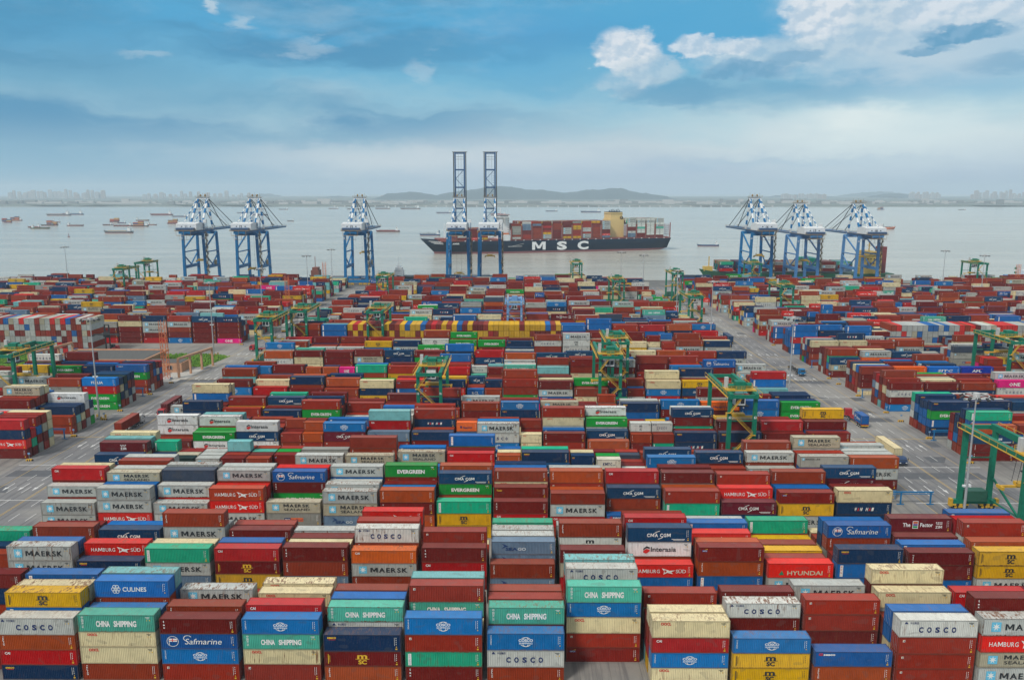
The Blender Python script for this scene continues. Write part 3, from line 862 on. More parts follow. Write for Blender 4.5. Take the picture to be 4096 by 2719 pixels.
BLK['tenth'] = (352, -107.5, 12.75, '''
0: rrrk rrrM rrr rrrr rrr
1: rrM rrr rrr rrrr rrr
2: rrM rrr rrr rrrr rrr
3: rrcY rrr rrr rrrr rrr
4: rrrb rrrr rrrm rrr rrr
6: rrrE rrr rrrrE rrr rrr
7: rrrE rrrq rrr rrrr rrr
8: rrMb rrr rrr rrrr rrr
9: rrrCk rrr rrr rrrr rrr
12: rrYO rrr rrrrm rrrr rrr
14: rrMk rrr rrrrk rrr rrr''')
BLK['eleventh'] = (377, -107.5, 12.75, '''
0: rmmmk rrrmm rrrrk rrrrb rrr
1: BBBBB BBBBt rrrrm rrrrr rrr
10: rrBBB BBBBB rrrrB rrrr rrr
11: rrrk rrrrBB rrrB rrr rrr
12: rngee rrrmm rrrrr rrr rrrr
13: rmmBR rrrR rrrr rrrr rrr
14: rrkbn rrrrk rrrr rrr rrr''')
for i, D0 in enumerate((404, 428, 457.5, 481, 511, 535, 564.5, 588, 618, 641)): BLK['far %d' % i] = (D0, -110.5, 12.75, '')
FULL = {'nearest', 'second', 'third', 'fourth', 'fifth', 'sixth', 'seventh'}
# the blocks beyond the left road and beyond the right road (x of their road-side column edge, columns run outward)
LEFT = {222: 'mHbR rgR rrrr rrrr rrrO/rrrr', 246: 'rk rrb rrb rrII EIG/rrIm', 275.5: 'rERi rrrb rrrX rrrG rrrb/rrrk rrrb rrrm/rMM rrrM rrk',
        299: 'rrEq rrrm rrBb rrrm rrBR/rrbb rrrq/rrrE', 404: '1mmmW rmmG rrrb rrrM rrr/rmmmG rrrb/rmkMr/rmMMb/mmmOm/Rmml'}
RIGHT = {222: 'mmGn rrrrg rrrrb rrrb rrrr/rrrr', 246: 'bBEb rBBb rBBb rGBb rrrg/rrrb', 275.5: 'cmCm rrrr rrrrk rqrR rrrr/rrbm rrrO/rrWk/rhC1',
         299: 'rmmu rrrB rrrr rrrb rrrr/rrrL/rrrj rrrb/rraa', 328.5: 'mSG rrgk rrrk rrrm rrrr/rrLM rrrm/rrrG', 352: 'rrmO rrrb rmrM rrrr rrrr/rrrO/rrrk',
         377: 'BBRBB rBBB rBBB rBBB/rrkb rrrbB/rrrBB/rrrm', 404: 'rBB RrR rHSM rrrM rrrr/rrrm', 457.5: 'MMBb OBO rrrb rrOr rrrm/'}
PAL = [('r', 38), ('m', 6), ('M', 13), ('b', 7), ('B', 6), ('G', 6), ('O', 7), ('R', 3.4), ('H', 3), ('c', 4), ('Y', 4), ('C', 4), ('g', 2), ('S', 4),
       ('n', 5), ('h', 2), ('E', 2), ('Z', 1), ('1', .6), ('W', 2), ('N', 1), ('l', 1.5), ('t', 2), ('v', 2), ('s', 1.5), ('K', 1), ('A', 1)]
PALC = [c for c, w in PAL for _ in range(int(w * 5))]
CON = []                                     # every box: dict


def put_stack(r, X, D, tok, short, blk, row, cx=0):
    z = 0.0
    if tok == '.': return
    for ti, ch in enumerate(tok):
        code = r.choice(REDS) if ch == 'r' and r.random() < .8 else (r.choice(PALC) if ch == 'r' else ch)
        while code == 'r': code = r.choice(REDS)
        if ch == 'r' and ti < len(tok) - 1 and r.random() < .45: code = r.choice([c for c in PALC if c != 'r'])
        H = ST if short or r.random() < .42 else HC
        CON.append(dict(cx=cx, X=X, D=D + r.uniform(-.04, .04), z=z, L=6.06 if short else 12.19, H=H, code=code, blk=blk, row=row, top=len(tok) - 1 - ti, col=code_col(code, r)))
        z += H


def rand_tok(r, h): return ''.join('r' if r.random() < .30 else r.choice(PALC) for _ in range(max(1, h)))


def fill_block(r, name, D0, cols, rows, spec, lo=2, hi=5):
    """cols: list of (x, short); spec: {index: [tokens]}"""
    for ci, (x, short) in enumerate(cols):
        base = r.choice((lo + 1, lo + 2, lo + 2, hi - 1)); toks = spec.get(ci, [])
        if not toks and r.random() < .05: base = 1
        # a few columns split into short boxes
        for row in range(rows):
            if row < len(toks): tok = toks[row]
            else:
                h = base + r.choice((-1, 0, 0, 0, 1)) - (D0 > 600); h = min(hi, max(1, h)); tok = rand_tok(r, h)
            put_stack(r, x + r.uniform(-.12, .12), D0 + row * ROWP, tok, short, name, row, round(x))


ry = random.Random(11)
for name, (D0, X0, P, txt) in BLK.items():
    seen = set(); cols = []; spec = {}
    for ln in txt.strip().splitlines():
        k, rest = ln.split(':'); short = k.endswith('!'); kf = float(k.rstrip('!'))
        spec[len(cols)] = rest.split(); cols.append((X0 + P * kf, short)); a = kf
        seen |= {a, a + .5} if not short else {a}
    if name not in FULL:
        for k in range(0, 16):
            free = [a for a in (k, k + .5) if a not in seen]
            if len(free) == 2 and not ('eleventh' == name and 2 <= k <= 9):
                if ry.random() < .13: cols += [(X0 + P * k, True), (X0 + P * (k + .5), True)]
                else: cols.append((X0 + P * k, False))
            elif len(free) == 1 and name != 'eleventh': cols.append((X0 + P * free[0], True))
    fill_block(ry, name, D0, cols, 6 if D0 < 240 else 5, spec)
for D0 in (222, 246, 275.5, 299, 377, 404, 428, 457.5, 481, 511, 535, 564.5, 588, 618, 641):
    for side, tab, xe in (('left', LEFT, -143.6 + (0 if D0 < 420 else 3)), ('right', RIGHT, 131.5)):
        if side == 'left' and D0 == 377: continue
        parts = (tab.get(D0) or '').split('/'); spec = {i: p.split() for i, p in enumerate(parts) if p.strip()}
        cols = []; k = 0
        while True:
            x = xe - 12.19 - k * 12.75 if side == 'left' else xe + k * 12.75
            near = x + 12.19 if side == 'left' else x
            if abs(near) > .665 * (D0 + 30): break
            if side == 'right' and D0 == 377 and x > 172: break
            if ry.random() < .1 and k not in spec: cols += [(x, True), (x + 6.13, True)]; spec = {(i + 1 if i > k else i): s for i, s in spec.items()}
            else: cols.append((x, False))
            k += 1
        fill_block(ry, side + ' %g' % D0, D0, cols, 5, spec)
for D0 in (328.5, 352):                      # right side only
    parts = RIGHT[D0].split('/'); spec = {i: p.split() for i, p in enumerate(parts) if p.strip()}
    cols = []; k = 0
    while 131.5 + k * 12.75 < .665 * (D0 + 30): cols.append((131.5 + k * 12.75, False)); k += 1
    fill_block(ry, 'right %g' % D0, D0, cols, 5, spec)

# ---- what the picture shows: paint ids far to near and count
ids = np.full((680, 1024), -1, np.int32)
order = sorted(range(len(CON)), key=lambda i: (-CON[i]['D'], CON[i]['z']))
for i in order:
    c = CON[i]; X, D, z0, z1 = c['X'], c['D'], c['z'], c['z'] + c['H']
    a, vt = proj(X, D, z1); b, _ = proj(X + c['L'], D, z1); _, vb = proj(X, D, z0); a2, vk = proj(X, D + CW, z1); b2, _ = proj(X + c['L'], D + CW, z1)
    if vt / 4 > 680 or b < 0 or a > 4096: continue
    n = max(1, int(vt / 4) - int(vk / 4))
    for j in range(n):
        t = (j + .5) / n; y = int(vk / 4) + j
        if 0 <= y < 680: ids[y, max(0, int((a2 + (a - a2) * t) / 4)):max(0, int((b2 + (b - b2) * t) / 4))] = i
    ids[max(0, int(vt / 4)):max(0, int(vb / 4)), max(0, int(a / 4)):max(0, int(b / 4))] = i
ids = ids[:679]
cnt = np.bincount(ids[ids >= 0].ravel(), minlength=len(CON))
CENTRAL = [i for i in range(len(CON)) if CON[i]['blk'] in BLK]
NIND = 294
top = sorted(range(len(CON)), key=lambda i: -cnt[i])[:NIND]
top = set(i for i in top if cnt[i] > 30)
ORD = 'front second third fourth fifth sixth seventh eighth'.split()
NTH = 'first second third fourth fifth sixth seventh eighth ninth tenth eleventh twelfth thirteenth fourteenth fifteenth sixteenth seventeenth eighteenth nineteenth twentieth twenty-first twenty-second twenty-third'.split()


def seen_cols(blk):
    return sorted({CON[i]['cx'] for i in range(len(CON)) if CON[i]['blk'] == blk and (cnt[i] > 3)})


SC = {}
used_labels = {}


def make_container(c, label, group='stacked shipping containers in the yard'):
    L, H = c['L'], c['H']; body, frame, roof, doors = cont_meshes(L, H)
    t = thing('shipping_container', label, 'shipping container', (c['X'], c['D'], c['z']), 0, group)
    def part(name, me, col=c['col']):
        o = bpy.data.objects.new(name, me); C.objects.link(o); o.parent = t; o.color = col; return o
    part('side_panel', body); part('frame', frame); part('roof', roof)
    end = 1 if c['X'] < 0 else 0
    if (int(c['X'] * 7) + int(c['D'])) % 5 == 0: end = 1 - end
    part('door', doors[(end, 0)]); part('door', doors[(end, 1)])
    kind = T[c['code']][1]
    if kind != 'none': part('lettering', logo_mesh(kind, L, c['col'], H))
    return t


mass = Mass()
for i, c in enumerate(CON):
    if i in top:
        blk = c['blk']
        if blk not in SC: SC[blk] = seen_cols(blk)
        n = SC[blk].index(c['cx'])
        up = ('topmost', 'second down', 'third down', 'fourth down', 'fifth down')[c['top']]
        b = blk if blk in BLK else ('left road' if 'left' in blk else 'right road')
        bl = f'{b} block' if blk in BLK else f'block beyond {b}'
        lab = f"{T[c['code']][2]}, {up}, {ORD[c['row']]} row, {NTH[n]} from left, {bl}"
        if len(lab.split()) > 16: lab = lab.replace(' container', '', 1) if len(lab.split()) == 17 else lab.replace(' container', '', 1).replace(' from left', '', 1)
        used_labels.setdefault(lab, 0); used_labels[lab] += 1
        make_container(c, lab)
    else:
        near_road = False
        side = c['blk'].startswith(('left', 'right'))
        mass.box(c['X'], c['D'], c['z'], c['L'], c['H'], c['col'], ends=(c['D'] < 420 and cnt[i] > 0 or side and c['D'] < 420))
        if cnt[i] > 10 or (side and c['D'] < 330) or (c['D'] < 330 and c['top'] < 2):
            k = T[c['code']][1]
            if k != 'none': mass.letters(c['X'], c['D'], c['z'], k, c['L'], c['H'], c['col'])
# ---- the three walls of boxes standing end-on
rf = random.Random(5)


def end_on(x0, n, D, tiers, pal, rowsback=1):
    for i in range(n):
        z = 0
        for t_ in range(tiers):
            code = rf.choice(pal); H = HC if rf.random() < .8 else ST; H = HC
            mass.box(x0 + i * 2.50, D, z, 12.19, H, code_col(code, rf), ends=True, rot=1); z += H
end_on(-82.0, 41, 376, 5, 'YYYYYYYYYmmmkkeduBYYR')
end_on(178, 36, 376, 5, 'MMMMMMvSSHHDkmB')
end_on(-310, 42, 375.5, 6, 'MMMMSMlMCMkmueedmkuuHB')
om = mass.build('stacked_containers')
tag(om, 'stacked multicoloured shipping containers filling the farther yard', 'shipping containers', 'container stacks', 'stuff')
# ------------------------------------------------------------------ ground, roads, water
def sheet(name, pts, z, mat, kind='structure', label=None):
    me = np_mesh(name, [(x, y, z) for x, y in pts], list(range(len(pts))), [len(pts)], None, None, [mat])
    o = bpy.data.objects.new(name, me); C.objects.link(o); return tag(o, label, None, None, kind)


def rect(x0, x1, y0, y1): return [(x0, y0), (x1, y0), (x1, y1), (x0, y1)]


def ground_mat(name, base, patch, k=.5, tyre=True):
    m = bpy.data.materials.new(name); m.use_nodes = True; w = NT(m.node_tree)
    o = w.new('ShaderNodeOutputMaterial'); b = w.new('ShaderNodeBsdfPrincipled'); w.l.new(b.outputs[0], o.inputs[0])
    pos = w.new('ShaderNodeTexCoord').outputs['Object']; x, y, z = w.sep(pos)[:3]
    big = w.noise(pos, .035, 5, .6); mid = w.noise(pos, .25, 5, .65); fine = w.noise(pos, 2.5, 4, .6)
    run = w.noise(w.comb(w.math('MULTIPLY', x, .9), w.math('MULTIPLY', y, .03), 0.0), 1.0, 5, .6)
    c = w.mix(w.smooth(big, .35, .65), base, patch)
    c = w.mix(w.math('MULTIPLY', w.smooth(mid, .45, .75), .35), c, lin(150, 146, 138))
    c = w.mix(w.math('MULTIPLY', w.smooth(run, .48, .62), .55 if tyre else .15), c, lin(84, 84, 87))
    c = w.mix(w.math('MULTIPLY', w.smooth(fine, .55, .75), .2), c, lin(80, 80, 80))
    c = w.mix(w.math('MULTIPLY', w.smooth(w.noise(pos, .018, 3, .5), .5, .6), .45), c, lin(166, 163, 155))
    # slab joints every 5 m
    for q in (x, y):
        f = w.math('ABSOLUTE', w.math('SUBTRACT', w.math('FRACT', w.math('MULTIPLY', q, .2)), .5))
        c = w.mix(w.math('MULTIPLY', w.math('GREATER_THAN', f, .488), .35), c, lin(66, 66, 66))
    w.put(b, 'Base Color', c); w.put(b, 'Roughness', .75); return m


GROUND = ground_mat('concrete', lin(138, 135, 129), lin(112, 111, 109))
ASPH = ground_mat('worn_asphalt', lin(128, 127, 127), lin(110, 110, 112))
sheet('ground', rect(-1600, 1600, -400, 706), 0, GROUND, label='worn grey concrete yard floor')
sheet('road', rect(-143, -110.5, 100, 672), .004, ASPH, label='wide grey road on the left running to the quay')
sheet('road', rect(99.5, 131, 150, 672), .004, ASPH, label='wide grey road on the right running to the quay')
sheet('quay_apron', rect(-1600, 1600, 657, 705.5), .006, ground_mat('apron_concrete', lin(104, 103, 98), lin(92, 92, 90)))
m = MB().box(-1600, 1600, 706.0, 707, -7, .25)
for i in range(-80, 80): m.box(i * 20 - .9, i * 20 + .9, 707, 707.9, -3.5, -.2)
tag(m.build('quay_wall', principled('quay_wall_concrete', (.12, .12, .115), .8)), 'dark concrete quay wall with fenders along the water', None, None, 'structure')


def water_mat():
    m = bpy.data.materials.new('sea_water'); m.use_nodes = True; w = NT(m.node_tree)
    o = w.new('ShaderNodeOutputMaterial'); b = w.new('ShaderNodeBsdfPrincipled'); w.l.new(b.outputs[0], o.inputs[0])
    pos = w.new('ShaderNodeTexCoord').outputs['Object']; x, y, z = w.sep(pos)[:3]
    big = w.ramp(w.noise(w.comb(w.math('MULTIPLY', x, .0022), w.math('MULTIPLY', y, .012), 0.0), 1.0, 7, .65), [(.3, 0.0), (.7, 1.0)])
    c = w.mix(big, lin(160, 162, 154), lin(190, 190, 180))
    n1 = w.noise(w.comb(w.math('MULTIPLY', x, .16), w.math('MULTIPLY', y, .30), 0.0), 1.0, 6, .7)
    n2 = w.noise(w.comb(w.math('MULTIPLY', x, .010), w.math('MULTIPLY', y, .035), 0.0), 1.0, 4, .6)
    h = w.math('ADD', n1, w.math('MULTIPLY', n2, 1.2))
    bp = w.new('ShaderNodeBump'); w.put(bp, 'Strength', 1.0); w.put(bp, 'Distance', 1.1); w.put(bp, 'Height', h)
    w.l.new(bp.outputs[0], b.inputs['Normal'])
    w.put(b, 'Base Color', c); w.put(b, 'Roughness', .16); b.inputs['IOR'].default_value = 1.33
    return m


sheet('sea', rect(-26000, 26000, 700, 52000), -4, water_mat())

# ---- markings
MK = MB(); WH, YE = 0, 1
Z = .012


def dash(x, y0, y1, w=.16, mi=0): MK.add([(x - w / 2, y0, Z), (x + w / 2, y0, Z), (x + w / 2, y1, Z), (x - w / 2, y1, Z)], [(0, 1, 2, 3)], mi)


def arrow(x, y, s):
    MK.add([(x - .12, y, Z), (x + .12, y, Z), (x + .12, y + s * 3.2, Z), (x - .12, y + s * 3.2, Z)], [(0, 1, 2, 3) if s > 0 else (3, 2, 1, 0)], 0)
    MK.add([(x - .5, y + s * 3.2, Z), (x + .5, y + s * 3.2, Z), (x, y + s * 5.6, Z)], [(0, 1, 2) if s > 0 else (2, 1, 0)], 0)


for xc, s in ((-125, 1), (113.8, 1)):
    for d in (-.2, .2): dash(xc + d, 100, 655, .15, 1)
    for d in (-12, 12): dash(xc + d, 100, 655, .15, 1)
    for d in (-8, -4, 4, 8):
        y = 150.0
        while y < 650: dash(xc + d, y, y + 4.5, .17); y += 9
    for y in (196, 232, 268, 322, 373, 425, 480, 531):
        for d in (-10, -6, -2.2): arrow(xc + d, y + 6, -1)
        for d in (10, 6, 2.2): arrow(xc + d, y, 1)
for y in (190, 216.5, 243, 270, 296, 323, 349, 371, 400, 425, 453, 478, 505, 531, 558, 585, 611, 637):
    for d in (-.12, .12):
        for x0, x1 in ((-143, -110), (100, 131)):
            MK.add([(x0, y + d - .07, Z + .001), (x1, y + d - .07, Z + .001), (x1, y + d + .07, Z + .001), (x0, y + d + .07, Z + .001)], [(0, 1, 2, 3)], 1 if int(y) % 2 else 0)
tag(MK.build('road_markings', [principled('white_line_paint', (.62, .62, .60), .7), principled('yellow_line_paint', (.50, .34, .10), .7)]), 'white arrows and dashes with yellow centre lines on the roads', None, None, 'structure')
m = MB()
for y in (207, 262, 318):
    for x0 in (-142, 101): m.add([(x0 + 1, y, .009), (x0 + 27, y, .009), (x0 + 27, y + 5, .009), (x0 + 1, y + 5, .009)], [(0, 1, 2, 3)])
for i in range(26):
    x = rnd.choice((-141, -120, 103, 118)) + rnd.random() * 9; y = 170 + rnd.random() * 430
    m.add([(x, y, .0085), (x + rnd.uniform(2, 8), y, .0085), (x + rnd.uniform(2, 8), y + 5, .0085), (x, y + 5, .0085)], [(0, 1, 2, 3)])
tag(m.build('asphalt_patches', principled('dark_patch_asphalt', (.10, .105, .115), .8)), 'darker patches laid into the road surface', None, None, 'structure')

# ------------------------------------------------------------------ common paints
BLUE = principled('crane_blue', (.006, .155, .37), .45, 0, .2); DBLUE = principled('crane_dark_blue', (.02, .09, .22), .5)
WHITE = principled('crane_white', (.72, .73, .72), .45); TAN = principled('stair_tan', (.30, .22, .12), .7)
YEL = principled('machine_yellow', (.62, .36, .03), .5); DARK = principled('dark_steel', (.03, .032, .035), .6)
GREEN = principled('yard_crane_green', (.008, .175, .105), .45, 0, .2); DGREEN = principled('dark_green_steel', (.02, .10, .065), .55)
LBLUE = principled('pale_blue_steel', (.16, .32, .55), .5); GLASS = principled('tinted_glass', (.02, .03, .04), .12)
GREYM = principled('galvanised_mast', (.45, .46, .46), .5, .3); ORANGE = principled('lattice_orange', (.62, .16, .05), .6)
RUBBER = principled('tyre_rubber', (.02, .02, .02), .8); REDP = principled('truck_red', (.40, .02, .025), .4)
CREAM = principled('ship_cream', (.70, .50, .20), .5); RUSTY = principled('lashing_red', (.25, .055, .04), .6)
BLACKP = principled('black_paint', (.015, .015, .018), .6); LGREY = principled('light_grey_paint', (.5, .5, .49), .6)
WORDW = principled('painted_white_words', (.8, .8, .78), .6); WORDB = principled('painted_dark_words', (.03, .035, .05), .6)


def words(name, s, parent, mat, loc, h, width=None, rot=(math.pi / 2, 0, 0), bold=.03):
    v, f = word2d(s, 2, bold); v = v.copy(); v *= h
    if width: v[:, 0] *= width / v[:, 0].max()
    v[:, 0] -= v[:, 0].max() / 2
    me = np_mesh(name, [(a, b, 0) for a, b in v], [i for q in f for i in q], [len(q) for q in f], None, None, [mat])
    o = bpy.data.objects.new(name, me); C.objects.link(o); o.parent = parent; o.location = loc; o.rotation_euler = rot; return o


# ------------------------------------------------------------------ quay cranes
def sts(X, num, label, boom_up=False, sprz=17, spry=14, pale=False):
    t = thing('quay_crane', label, 'quay crane', (X, 670, 0), 0, 'ship-to-shore cranes on the quay')
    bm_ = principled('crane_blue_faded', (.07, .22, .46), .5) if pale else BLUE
    G = 30; hx = 9.2
    for sx in (-1, 1):
        for y in (0, G):
            m = MB(); m.beam((sx * hx, y, 2), (sx * (hx - .8), y, 43.5), 2.2, 2.0, w2=1.9, h2=1.7); m.build('leg', bm_, t)
        m = MB(); x = sx * hx
        m.box(x - .8, x + .8, 1, G - 1, 13.6, 16.2)
        m.beam((x, 1, 27.5), (x, G - 1, 27.5), .9)
        for y in (1, G - 1): m.beam((x, y, 25), (x, G / 2, 16.4), .8)
        m.beam((x - sx * .3, 1, 30), (x - sx * .7, G - 1, 43), 1.0)
        m.build('side_bracing', bm_, t)
    m = MB()
    for y in (0, G): m.box(-hx - 4, hx + 4, y - .9, y + .9, 2.0, 4.4); m.box(-hx + .5, hx - .5, y - 1, y + 1, 41.5, 44)
    m.build('sill_beam', bm_, t)
    m = MB()
    for y in (0, G):
        for x in (-11, -7.2, -3.6, 3.6, 7.2, 11):
            m.box(x - 1.5, x + 1.5, y - .7, y + .7, .7, 1.95); m.cyl((x - .9, y - .5, .5), (x - .9, y + .5, .5), .45, 8); m.cyl((x + .9, y - .5, .5), (x + .9, y + .5, .5), .45, 8)
    m.build('bogie', YEL, t)
    # main girders, back reach towards the yard
    m = MB()
    for x in (-4, 4): m.box(x - .7, x + .7, -17, 34, 43.6, 46)
    for y in (-16.5, -6, 6, 18, 33): m.box(-3.3, 3.3, y - .4, y + .4, 44, 45.6)
    m.build('main_girder', bm_, t)
    m = MB()
    m.box(-8, 8, -17.5, -13.5, 45.9, 46.3); 
    for x in (-7.8, 7.8):
        for z in (46.9, 47.5): m.beam((x, -17, z), (x, 33, z), .12)
        for y in range(-17, 34, 3): m.beam((x, y, 46), (x, y, 47.5), .12)
    for y in (-17.4,):
        for z in (46.9, 47.5): m.beam((-8, y, z), (8, y, z), .12)
    for x in (-5.4, 5.4): m.box(x - .6, x + .6, -17, 33, 45.6, 45.75)
    m.box(-6, 6, -19.5, -14, 42.2, 42.5)
    for x in (-6, 0, 6): m.beam((x, -19, 42.4), (x, -19, 46), .2)
    for x in (-5, -2, 1, 4): m.beam((x, -15.5, 38.6), (x, -15.5, 42.4), .14)
    m.beam((-5, -15.5, 38.7), (4, -15.5, 38.7), .2)
    m.build('walkway', TAN, t)
    m = MB(); m.box(-7, 7, -17, -12.6, 46.3, 48.4); [m.cyl((x, -17.3, 47.2), (x, -14, 47.2), .9, 10) for x in (-4.5, -2.5, 2.5, 4.5)]
    m.build('winch', DBLUE, t)
    # machinery house with pitched roof
    m = MB(); x0, x1, y0, y1, z0, z1 = -8.3, 8.3, -12.5, 5, 46.3, 51.6
    v = [(x0, y0, z0), (x1, y0, z0), (x1, y1, z0), (x0, y1, z0), (x0, y0, z1), (x1, y0, z1), (x1, y1, z1), (x0, y1, z1), (x0, (y0 + y1) / 2, z1 + 1.1), (x1, (y0 + y1) / 2, z1 + 1.1)]
    m.add(v, [(0, 1, 5, 4), (2, 3, 7, 6), (1, 2, 6, 9, 5), (3, 0, 4, 8, 7), (4, 5, 9, 8), (6, 7, 8, 9)])
    hs = m.build('machinery_house', WHITE, t)
    m = MB(); [m.box(x - .5, x + .5, -12.56, -12.5, 49.0, 49.8) for x in (-3.6, 3.6)]; m.build('window', GLASS, hs)
    words('number_sign', num, hs, WORDB, (0, -12.6, 47.8), 2.6)
    m = MB(); m.box(8.6, 11.2, 1, 3.8, 52, 54.6); m.build('electrical_cabin', WHITE, t)
    m = MB()
    for x in (8.8, 11):
        for y in (1.2, 3.6): m.beam((x, y, 46), (x, y, 52), .3)
    for z in (48, 50): m.beam((8.8, 1.2, z), (11, 1.2, z), .2); m.beam((8.8, 1.2, z), (11, 1.2, z - 2), .2)
    m.build('cabin_frame', DBLUE, t)
    # A-frame, striped blue and white
    def striped(name, p, q, w, w2=None, n=7, first=0):
        m = MB(); p = Vector(p); q = Vector(q); w2 = w2 or w
        for i in range(n):
            a = p.lerp(q, i / n); b = p.lerp(q, (i + 1) / n); m.beam(a, b, w + (w2 - w) * i / n, None, (i + first) % 2, w + (w2 - w) * (i + 1) / n)
        return m.build(name, [WHITE, BLUE], t)
    ap = 71.5; ay = 27
    for sx in (-1, 1):
        striped('mast_leg', (sx * 3.9, ay, ap), (sx * 5.2, G + 1, 46), 1.3, 1.3)
        striped('mast_leg', (sx * 3.9, ay - .5, ap), (sx * 5.2, 6, 47), 1.5, 1.2, 6, 1)
        striped('back_stay', (sx * 4.6, ay - 1, ap), (sx * 4.2, -15.5, 46.4), .55, .55, 12)
    m = MB()
    for sx in (-1, 1): m.beam((sx * 4.5, 6, 46.5), (sx * 4.5, 6, 60.6), .3)
    m.beam((-4.5, 6, 60.4), (4.5, 6, 60.4), .35); m.beam((-4.5, 6, 53), (4.5, 6, 60), .2); m.build('stay_frame', DBLUE, t)
    m = MB(); m.box(-5.2, 5.2, ay - 1.4, ay + 1.4, 71.2, 72.8); m.build('apex_beam', WHITE, t)
    m = MB(); m.box(-6.2, 6.2, ay - 2, ay + 2, 72.9, 73.1)
    for x in (-6, -3, 0, 3, 6): m.beam((x, ay - 2, 73), (x, ay - 2, 74.3), .12)
    m.beam((-6, ay - 2, 74.2), (6, ay - 2, 74.2), .12)
    for x in (-2, 2): m.cyl((x - .5, ay, 74.4), (x + .5, ay, 74.4), 1.1, 10)
    for x in (-4.2, 0, 4.2): m.beam((x, ay, 73), (x, ay, 76.6), .12)
    m.build('apex_platform', TAN, t)
    # zigzag stair on the right-hand yard leg
    m = MB(); z = 3.0; k = 0
    while z < 44:
        a, b = (-1.4, 1.4) if k % 2 == 0 else (1.4, -1.4)
        m.beam((hx + 1.9, a, z), (hx + 1.9, b, z + 2.6), .9, .35); m.box(hx + .9, hx + 3.0, min(b, b + .1) - .6, b + .7, z + 2.5, z + 2.7)
        m.beam((hx + 2.4, a, z + 1), (hx + 2.4, b, z + 3.6), .12); z += 2.6; k += 1
    m.beam((hx + 3.0, 0, 3), (hx + 3.0, 0, 44), .14); m.beam((hx + .9, 0, 3), (hx + .9, 0, 44), .14)
    m.build('stair', TAN, t)
    m = MB(); m.cyl((hx + .3, 20, 17.6), (hx + 1.2, 20, 17.6), 2.3, 14); m.build('cable_reel', TAN, t)
    # boom
    BL = 66
    def bp_(x, s, o=0.0):   # s metres out along the boom, o above it
        return (x, 34.6 + o * -1.0, 45.2 + s) if boom_up else (x, 34.6 + s, 44.9 + o)
    m = MB()
    for x in (-4, 4): m.beam(bp_(x, 0), bp_(x, BL), 1.2, 1.5)
    for s in (0.8, 18, 36, 51, BL - 1): m.beam(bp_(-4, s), bp_(4, s), .8, 1.2)
    if boom_up:
        ss = [2, 10, 18, 27, 36, 43.5, 51]
        for i in range(len(ss) - 1): m.beam(bp_(-3.6 if i % 2 else 3.6, ss[i]), bp_(3.6 if i % 2 else -3.6, ss[i + 1]), .4)
    m.build('boom', DBLUE if boom_up else bm_, t)
    m = MB()
    for x in (-5.3, 5.3):
        m.beam(bp_(x, 1, .6), bp_(x, BL, .6), .8, .12); m.beam(bp_(x, 1, 1.8), bp_(x, BL, 1.8), .12)
        for s in range(1, BL, 3): m.beam(bp_(x, s, .6), bp_(x, s, 1.8), .12)
    if boom_up:
        for s in range(2, 50, 2): m.box(2.3, 3.0, 34.2, 35, 45 + s, 45.3 + s)
        m.box(-6.5, 6.5, 33.8, 35.6, 45 + BL, 45.4 + BL)
        m.box(-4, 4, 34.4, 34.9, 45 + BL - 6, 45.2 + BL - 6); m.box(-4, 4, 34.4, 34.9, 45 + BL - 4, 45.2 + BL - 4)
    m.build('boom_walkway', TAN if not boom_up else DARK, t)
    m = MB()
    if not boom_up:
        for sx in (-1, 1):
            m.beam((sx * 4.2, ay + 1, 71.8), (sx * 4, 34.6 + 56, 46.2), .42); m.beam((sx * 4.2, ay + 1, 71.8), (sx * 4, 34.6 + 26, 46.2), .42)
            m.beam((sx * 1, ay + 1, 73), (sx * 2, 34.6 + 48, 46.2), .12)
    else:
        for sx in (-1, 1): m.beam((sx * 4.2, ay + 1, 71.8), (sx * 4, 34.6, 82), .4); m.beam((sx * 1.2, 33.5, 74), (sx * 1.2, 34.3, 109), .1); m.beam((sx * 4.2, ay + 1, 71.8), (sx * 4, 34, 64), .4)
    m.build('fore_stay', BLACKP, t)
    # trolley, operator cab and spreader
    m = MB(); m.box(-3.2, 3.2, spry - 2.5, spry + 2.5, 42.6, 43.5); m.build('trolley', DARK, t)
    m = MB(); m.box(3.4, 5.6, spry + 3, spry + 6, 39.6, 42.4); cb = m.build('operator_cab', WHITE, t)
    m = MB(); m.box(3.6, 5.4, spry + 2.9, spry + 3, 39.9, 41.6); m.build('window', GLASS, cb)
    m = MB()
    for x in (-2, 2): m.beam((x, spry, sprz + 1.6), (x, spry, 42.8), .09)
    m.build('hoist_cable', BLACKP, t)
    m = MB(); m.box(-4.2, 4.2, spry - .5, spry + .5, sprz, sprz + .8); m.box(-2.2, 2.2, spry - .8, spry + .8, sprz + .8, sprz + 1.8)
    for x in (-4.1, 4.1): m.box(x - .3, x + .3, spry - 1.2, spry + 1.2, sprz - .9, sprz + .3); m.beam((x * .7, spry, sprz + .8), (x * .6, spry, sprz + 2.6), .25)
    m.build('spreader', YEL, t)
    words('leg_number', num, t, WORDW, (-hx + .4, -1.15, 38.6), 1.5); words('leg_number', num, t, WORDW, (hx - .4, -1.15, 38.6), 1.5)
    words('beam_number', 'QC-' + num, t, WORDW, (0, 29.0, 2.5), 1.3); 
    return t


